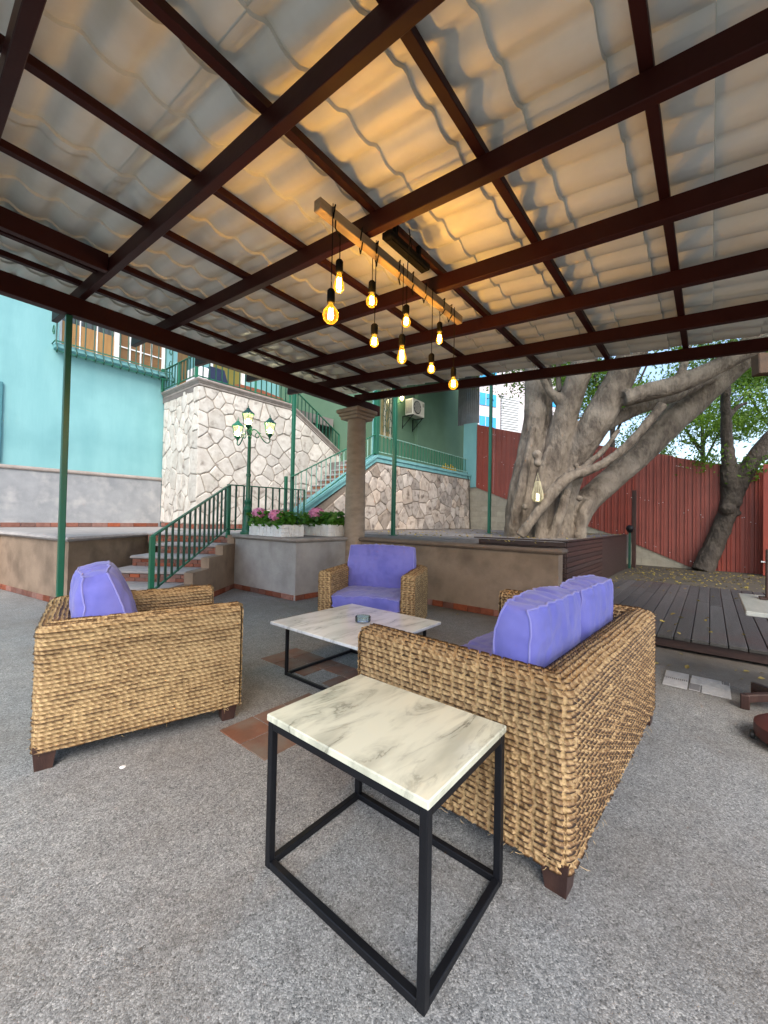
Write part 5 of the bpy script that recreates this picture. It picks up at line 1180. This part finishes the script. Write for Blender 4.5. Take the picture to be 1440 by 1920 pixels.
limb(tk, [(1050, 940, D0 + .4, 18), (1080, 850, D0 + .5, 14), (1120, 760, D0 + .6, 13), (1172, 700, D0 + .8, 13), (1200, 640, D0 + .9, 12)])
limb(tk, [(1062, 1015, D0, 27), (1075, 975, D0, 27), (1102, 938, D0 + .1, 23), (1155, 891, D0 + .2, 22), (1205, 845, D0 + .3, 24), (1250, 797, D0 + .3, 26), (1300, 752, D0 + .3, 26), (1345, 710, D0 + .2, 25), (1430, 632, D0, 24), (1500, 560, D0, 20)])
limb(tk, [(1170, 748, D0 - .75, 15), (1215, 735, D0 - .85, 17), (1265, 722, D0 - .95, 17), (1310, 704, D0 - 1.0, 16), (1360, 680, D0 - 1.1, 15), (1410, 655, D0 - 1.2, 13), (1480, 610, D0 - 1.3, 10)])
limb(tk, [(1130, 800, D0 - .3, 13), (1165, 780, D0 - .3, 13), (1205, 762, D0 - .3, 12), (1255, 745, D0 - .2, 12), (1300, 725, D0 - .1, 10), (1350, 700, D0, 8)])
limb(tk, [(975, 1005, D0 - .75, 9), (1005, 965, D0 - .8, 9), (1035, 925, D0 - .75, 12), (1065, 895, D0 - .7, 11), (1110, 880, D0 - .75, 8.5), (1160, 850, D0 - .8, 8.5), (1200, 810, D0 - .9, 8.5), (1243, 758, D0 - .95, 9)])
limb(tk, [(1075, 890, D0 - .55, 7), (1105, 868, D0 - .6, 6), (1135, 840, D0 - .6, 5), (1160, 805, D0 - .6, 4)])
limb(tk, [(1030, 1015, D0 - .55, 10), (1050, 965, D0 - .6, 9), (1062, 920, D0 - .5, 8), (1072, 880, D0 - .35, 6)])
limb(tk, [(960, 1015, D0 - .1, 14), (968, 960, D0 - .3, 11), (985, 880, D0 - .25, 8), (1000, 800, D0 - .2, 6)])
limb(tk, [(1085, 1015, D0 - .3, 13), (1090, 970, D0 - .3, 12), (1105, 940, D0 - .2, 9)])
limb(tk, [(1010, 1015, D0 - .5, 11), (1015, 960, D0 - .45, 11), (1012, 900, D0 - .3, 8), (1030, 840, D0 - .25, 5)])
limb(tk, [(1270, 716, D0 - 1.0, 8), (1280, 690, D0 - 1.0, 7), (1290, 650, D0 - 1.0, 6)])
for px_, py_, rr_ in ((1007, 853, 9), (1008, 868, 8), (1080, 873, 5), (1086, 935, 6), (985, 950, 6), (1050, 905, 8)):
    c = at(px_, py_, D0 - .62); R_ = rr_ * D0 / FPX; tk.lathe(tuple(c - Vector((0, 0, R_))), [(R_ * .2, 0), (R_ * .8, R_ * .4), (R_, R_), (R_ * .8, R_ * 1.6), (R_ * .2, R_ * 2)], 10)
tr = build(tk, 'trunk', M_BARK, ft, smooth=True)
rm = tr.modifiers.new('fuse', 'REMESH'); rm.mode = 'VOXEL'; rm.voxel_size = .026; rm.use_smooth_shade = True
sm = tr.modifiers.new('soften', 'SMOOTH'); sm.factor = .5; sm.iterations = 4
tx = bpy.data.textures.new('bark_relief', 'CLOUDS'); tx.noise_scale = .22; tx.noise_depth = 3
dm = tr.modifiers.new('relief', 'DISPLACE'); dm.texture = tx; dm.strength = .035; dm.texture_coords = 'LOCAL'
leaves('crown', [((12.5, 2.5, 7.4), (2.8, 2.8, 1.3), 1.0), ((10, 4.5, 8.0), (3, 2.5, 1.2), 1.0), ((11.5, -1.0, 6.9), (3, 2.4, 1.3), 1.2), ((14, 4.5, 7.0), (2.5, 2.5, 1.4), .7), ((9.0, 1.0, 7.6), (2.6, 2.2, 1), .8), ((8.2, -2.0, 6.6), (2.4, 2.2, .9), 1.2), ((7.4, 1.2, 6.7), (2.0, 1.8, .8), 1.0), ((9.5, -4.2, 6.4), (2.4, 2.0, .9), .9)], 42000, .14, M_LEAF, ft, 3)  # clumps over the deck are added out of view to shade it
ln = thing('tree_lantern', 'white wicker candle lantern hanging from the trunk of the big tree', 'lantern', tuple(at(1008, 940, 7.85)))
c = at(1008, 915, 7.85); lw_ = MB()
for k in range(14):
    a = 2 * pi * k / 14; lw_.tube([(c.x + r * cos(a), c.y + r * sin(a), c.z + z) for r, z in ((.05, .12), (.065, .03), (.10, -.10), (.105, -.20), (.06, -.27))], .006, 5)
build(lw_, 'cage', mat('whitewashed_wicker', (.55, .52, .36), (.46, .43, .28), 9, .7), ln, smooth=True)
build(MB().lathe((c.x, c.y, c.z), [(.05, -.28), (.06, -.268), (.06, -.262)], 12).lathe((c.x, c.y, c.z), [(.052, .115), (.056, .125), (.05, .13)], 12), 'rims', MATS['whitewashed_wicker'], ln)
build(MB().lathe((c.x, c.y, c.z), [(.035, -.26), (.035, -.12), (.01, -.10)], 10), 'candle', M_CANDLE, ln, smooth='auto')
build(MB().tube([(c.x - .03, c.y + .03, c.z + .12), (c.x, c.y, c.z + .30), (c.x + .03, c.y - .03, c.z + .12)], .007, 5), 'handle', MATS['whitewashed_wicker'], ln)
t2 = thing('leaning_tree', 'dark knotty tree leaning beside the red fence on the right', 'tree', (13.6, .1, .06)); D2 = 10.9
tk = MB()
limb(tk, [(1316, 1072, D2, 18), (1340, 1020, D2, 16), (1362, 965, D2 - .1, 15), (1372, 930, D2 - .1, 17), (1368, 895, D2 - .1, 14), (1364, 840, D2, 10), (1361, 770, D2, 8), (1362, 700, D2, 7), (1372, 640, D2, 7)])
limb(tk, [(1372, 930, D2 - .1, 17), (1390, 895, D2 - .2, 15), (1412, 862, D2 - .3, 13), (1440, 825, D2 - .4, 12), (1490, 770, D2 - .5, 10)])
limb(tk, [(1405, 868, D2 - .3, 8), (1430, 858, D2 - .3, 7), (1470, 845, D2 - .3, 6)]); limb(tk, [(1365, 780, D2, 6), (1385, 762, D2, 4), (1400, 755, D2, 3)]); limb(tk, [(1362, 740, D2, 6), (1352, 700, D2, 5), (1348, 650, D2, 4)])
for px_, py_, rr_ in ((1364, 955, 12), (1378, 942, 11), (1383, 962, 6)):
    c = at(px_, py_, D2 - .25); R_ = rr_ * D2 / FPX; tk.lathe(tuple(c - Vector((0, 0, R_))), [(R_ * .2, 0), (R_ * .8, R_ * .4), (R_, R_), (R_ * .8, R_ * 1.6), (R_ * .2, R_ * 2)], 10)
tr2 = build(tk, 'trunk', M_BARK_D, t2, smooth=True)
rm = tr2.modifiers.new('fuse', 'REMESH'); rm.mode = 'VOXEL'; rm.voxel_size = .03; rm.use_smooth_shade = True
dm = tr2.modifiers.new('relief', 'DISPLACE'); dm.texture = tx; dm.strength = .07; dm.texture_coords = 'LOCAL'
c1 = at(1400, 700, 12); c2 = at(1330, 730, 13)
leaves('crown', [(tuple(at(1400, 660, 11.5)), (2.0, 2.0, .55), 1.0), (tuple(at(1345, 700, 12)), (1.0, 1.2, .5), .5), (tuple(at(1470, 600, 11)), (2, 2, 1), 1)], 5200, .12, M_LEAF, t2, 5)
for (px_, py_, dd, rr_, nn, ss, ll) in ((1150, 690, 19, (3.5, 3.5, 3.0), 15000, 11, 'bright green leafy tree beyond the fence, behind the fig stems'),
                                         (1320, 760, 21, (5.2, 5.2, 3.4), 17000, 12, 'airy tree with sparse leaves against the white sky beyond the fence'),
                                         (1470, 730, 18, (3.4, 3.4, 3.2), 12000, 13, 'leafy tree beyond the fence at the right edge'),
                                         (1060, 600, 22, (2.6, 2.6, 2.4), 5000, 14, 'distant tree glimpsed between the left fig stems')):
    c = at(px_, py_, dd)
    t = thing('background_tree', ll, 'tree', (c.x, c.y, 0), 'trees beyond the red fence')
    bt_ = MB().tube([(c.x, c.y, -.03), (c.x + .1, c.y, c.z * .5), (c.x, c.y + .1, c.z)], [.16, .12, .05], 8)
    for k in range(5):
        a = k * 1.3 + ss; bt_.tube([(c.x, c.y, c.z * .6 + k * .3), (c.x + rr_[0] * .4 * cos(a), c.y + rr_[1] * .4 * sin(a), c.z + k * .2), (c.x + rr_[0] * .75 * cos(a), c.y + rr_[1] * .75 * sin(a), c.z + rr_[2] * .5)], [.06, .04, .015], 6)
    build(bt_, 'trunk', M_BARK_D, t, smooth=True)
    rg = random.Random(ss); bl_ = []
    for k in range(9): bl_.append(((c.x + rg.uniform(-1, 1) * rr_[0] * .7, c.y + rg.uniform(-1, 1) * rr_[1] * .7, c.z + rg.uniform(-1, 1) * rr_[2] * .75), (rr_[0] * .4, rr_[1] * .4, rr_[2] * .28), rg.uniform(.5, 1)))
    leaves('crown', bl_, nn, .15, M_LEAF, t, ss)
for (px_, py_, sz, ll) in ((1318, 862, .3, 'tuft of creeper hanging over the top of the red fence left of the leaning tree'), (1416, 884, .28, 'bright green creeper tuft on the red fence right of the leaning tree')):
    c = at(px_, py_, 11.0)
    c.x, c.y = XF - .02, CAM_O.y + (c.y - CAM_O.y) * (XF - .02) / c.x; c.z = fz_top(c.y) + .02
    t = thing('creeper', ll, 'plant', tuple(c)); leaves('foliage', [(tuple(c), (.12, sz, .10), 1), ((c.x, c.y - .3, c.z), (.1, .25, .08), .6)], 420, .11, M_LEAF, t, 9)

# ------------------------------------------------------------ fallen leaves
def litter(name, label, pts, size, m=M_DRY):
    mb = MB(); rg = random.Random(5)
    for x, y, z in pts:
        l = size * rg.uniform(.6, 1.3); n = Vector((rg.uniform(-.5, .5), rg.uniform(-.5, .5), 1)).normalized(); u = Vector((rg.uniform(-1, 1), rg.uniform(-1, 1), 0))
        mb.add(leafquad(Vector((x, y, z + .008)), n, u, l, l * .55), [(0, 1, 2, 3)])
    o = build(mb, name, m); tag(o, label, 'leaves', kind='stuff'); return o
rg = random.Random(9)
litter('fallen_leaves', 'yellow fallen leaves scattered over deck and yard by the fence', [(rg.uniform(9.6, 13.8), rg.uniform(-2.5, 1.7), .062) for _ in range(900)] + [(rg.triangular(5.2, 9.5, 9.5), rg.uniform(-2.5, 1.4), .154) for _ in range(40)] + [(rg.uniform(12.2, 14), rg.uniform(2.0, 4.2), T + .002) for _ in range(160)], .062)
litter('leaf_litter', 'brown and yellow leaf litter on the raised terrace under the fig tree', [(rg.uniform(6.2, 12), rg.uniform(2.0, 6.8), T + .002) for _ in range(300)], .07)
litter('dry_leaves', 'few dry leaves on the patio floor along the deck edge', [(rg.uniform(4.5, 5.05), rg.uniform(-1.2, 1.0), .001) for _ in range(26)] + [(rg.uniform(5.2, 6.4), rg.uniform(-1.2, .8), .154) for _ in range(22)] + [(rg.uniform(3.2, 5), rg.uniform(.5, 4), .001) for _ in range(10)], .06)
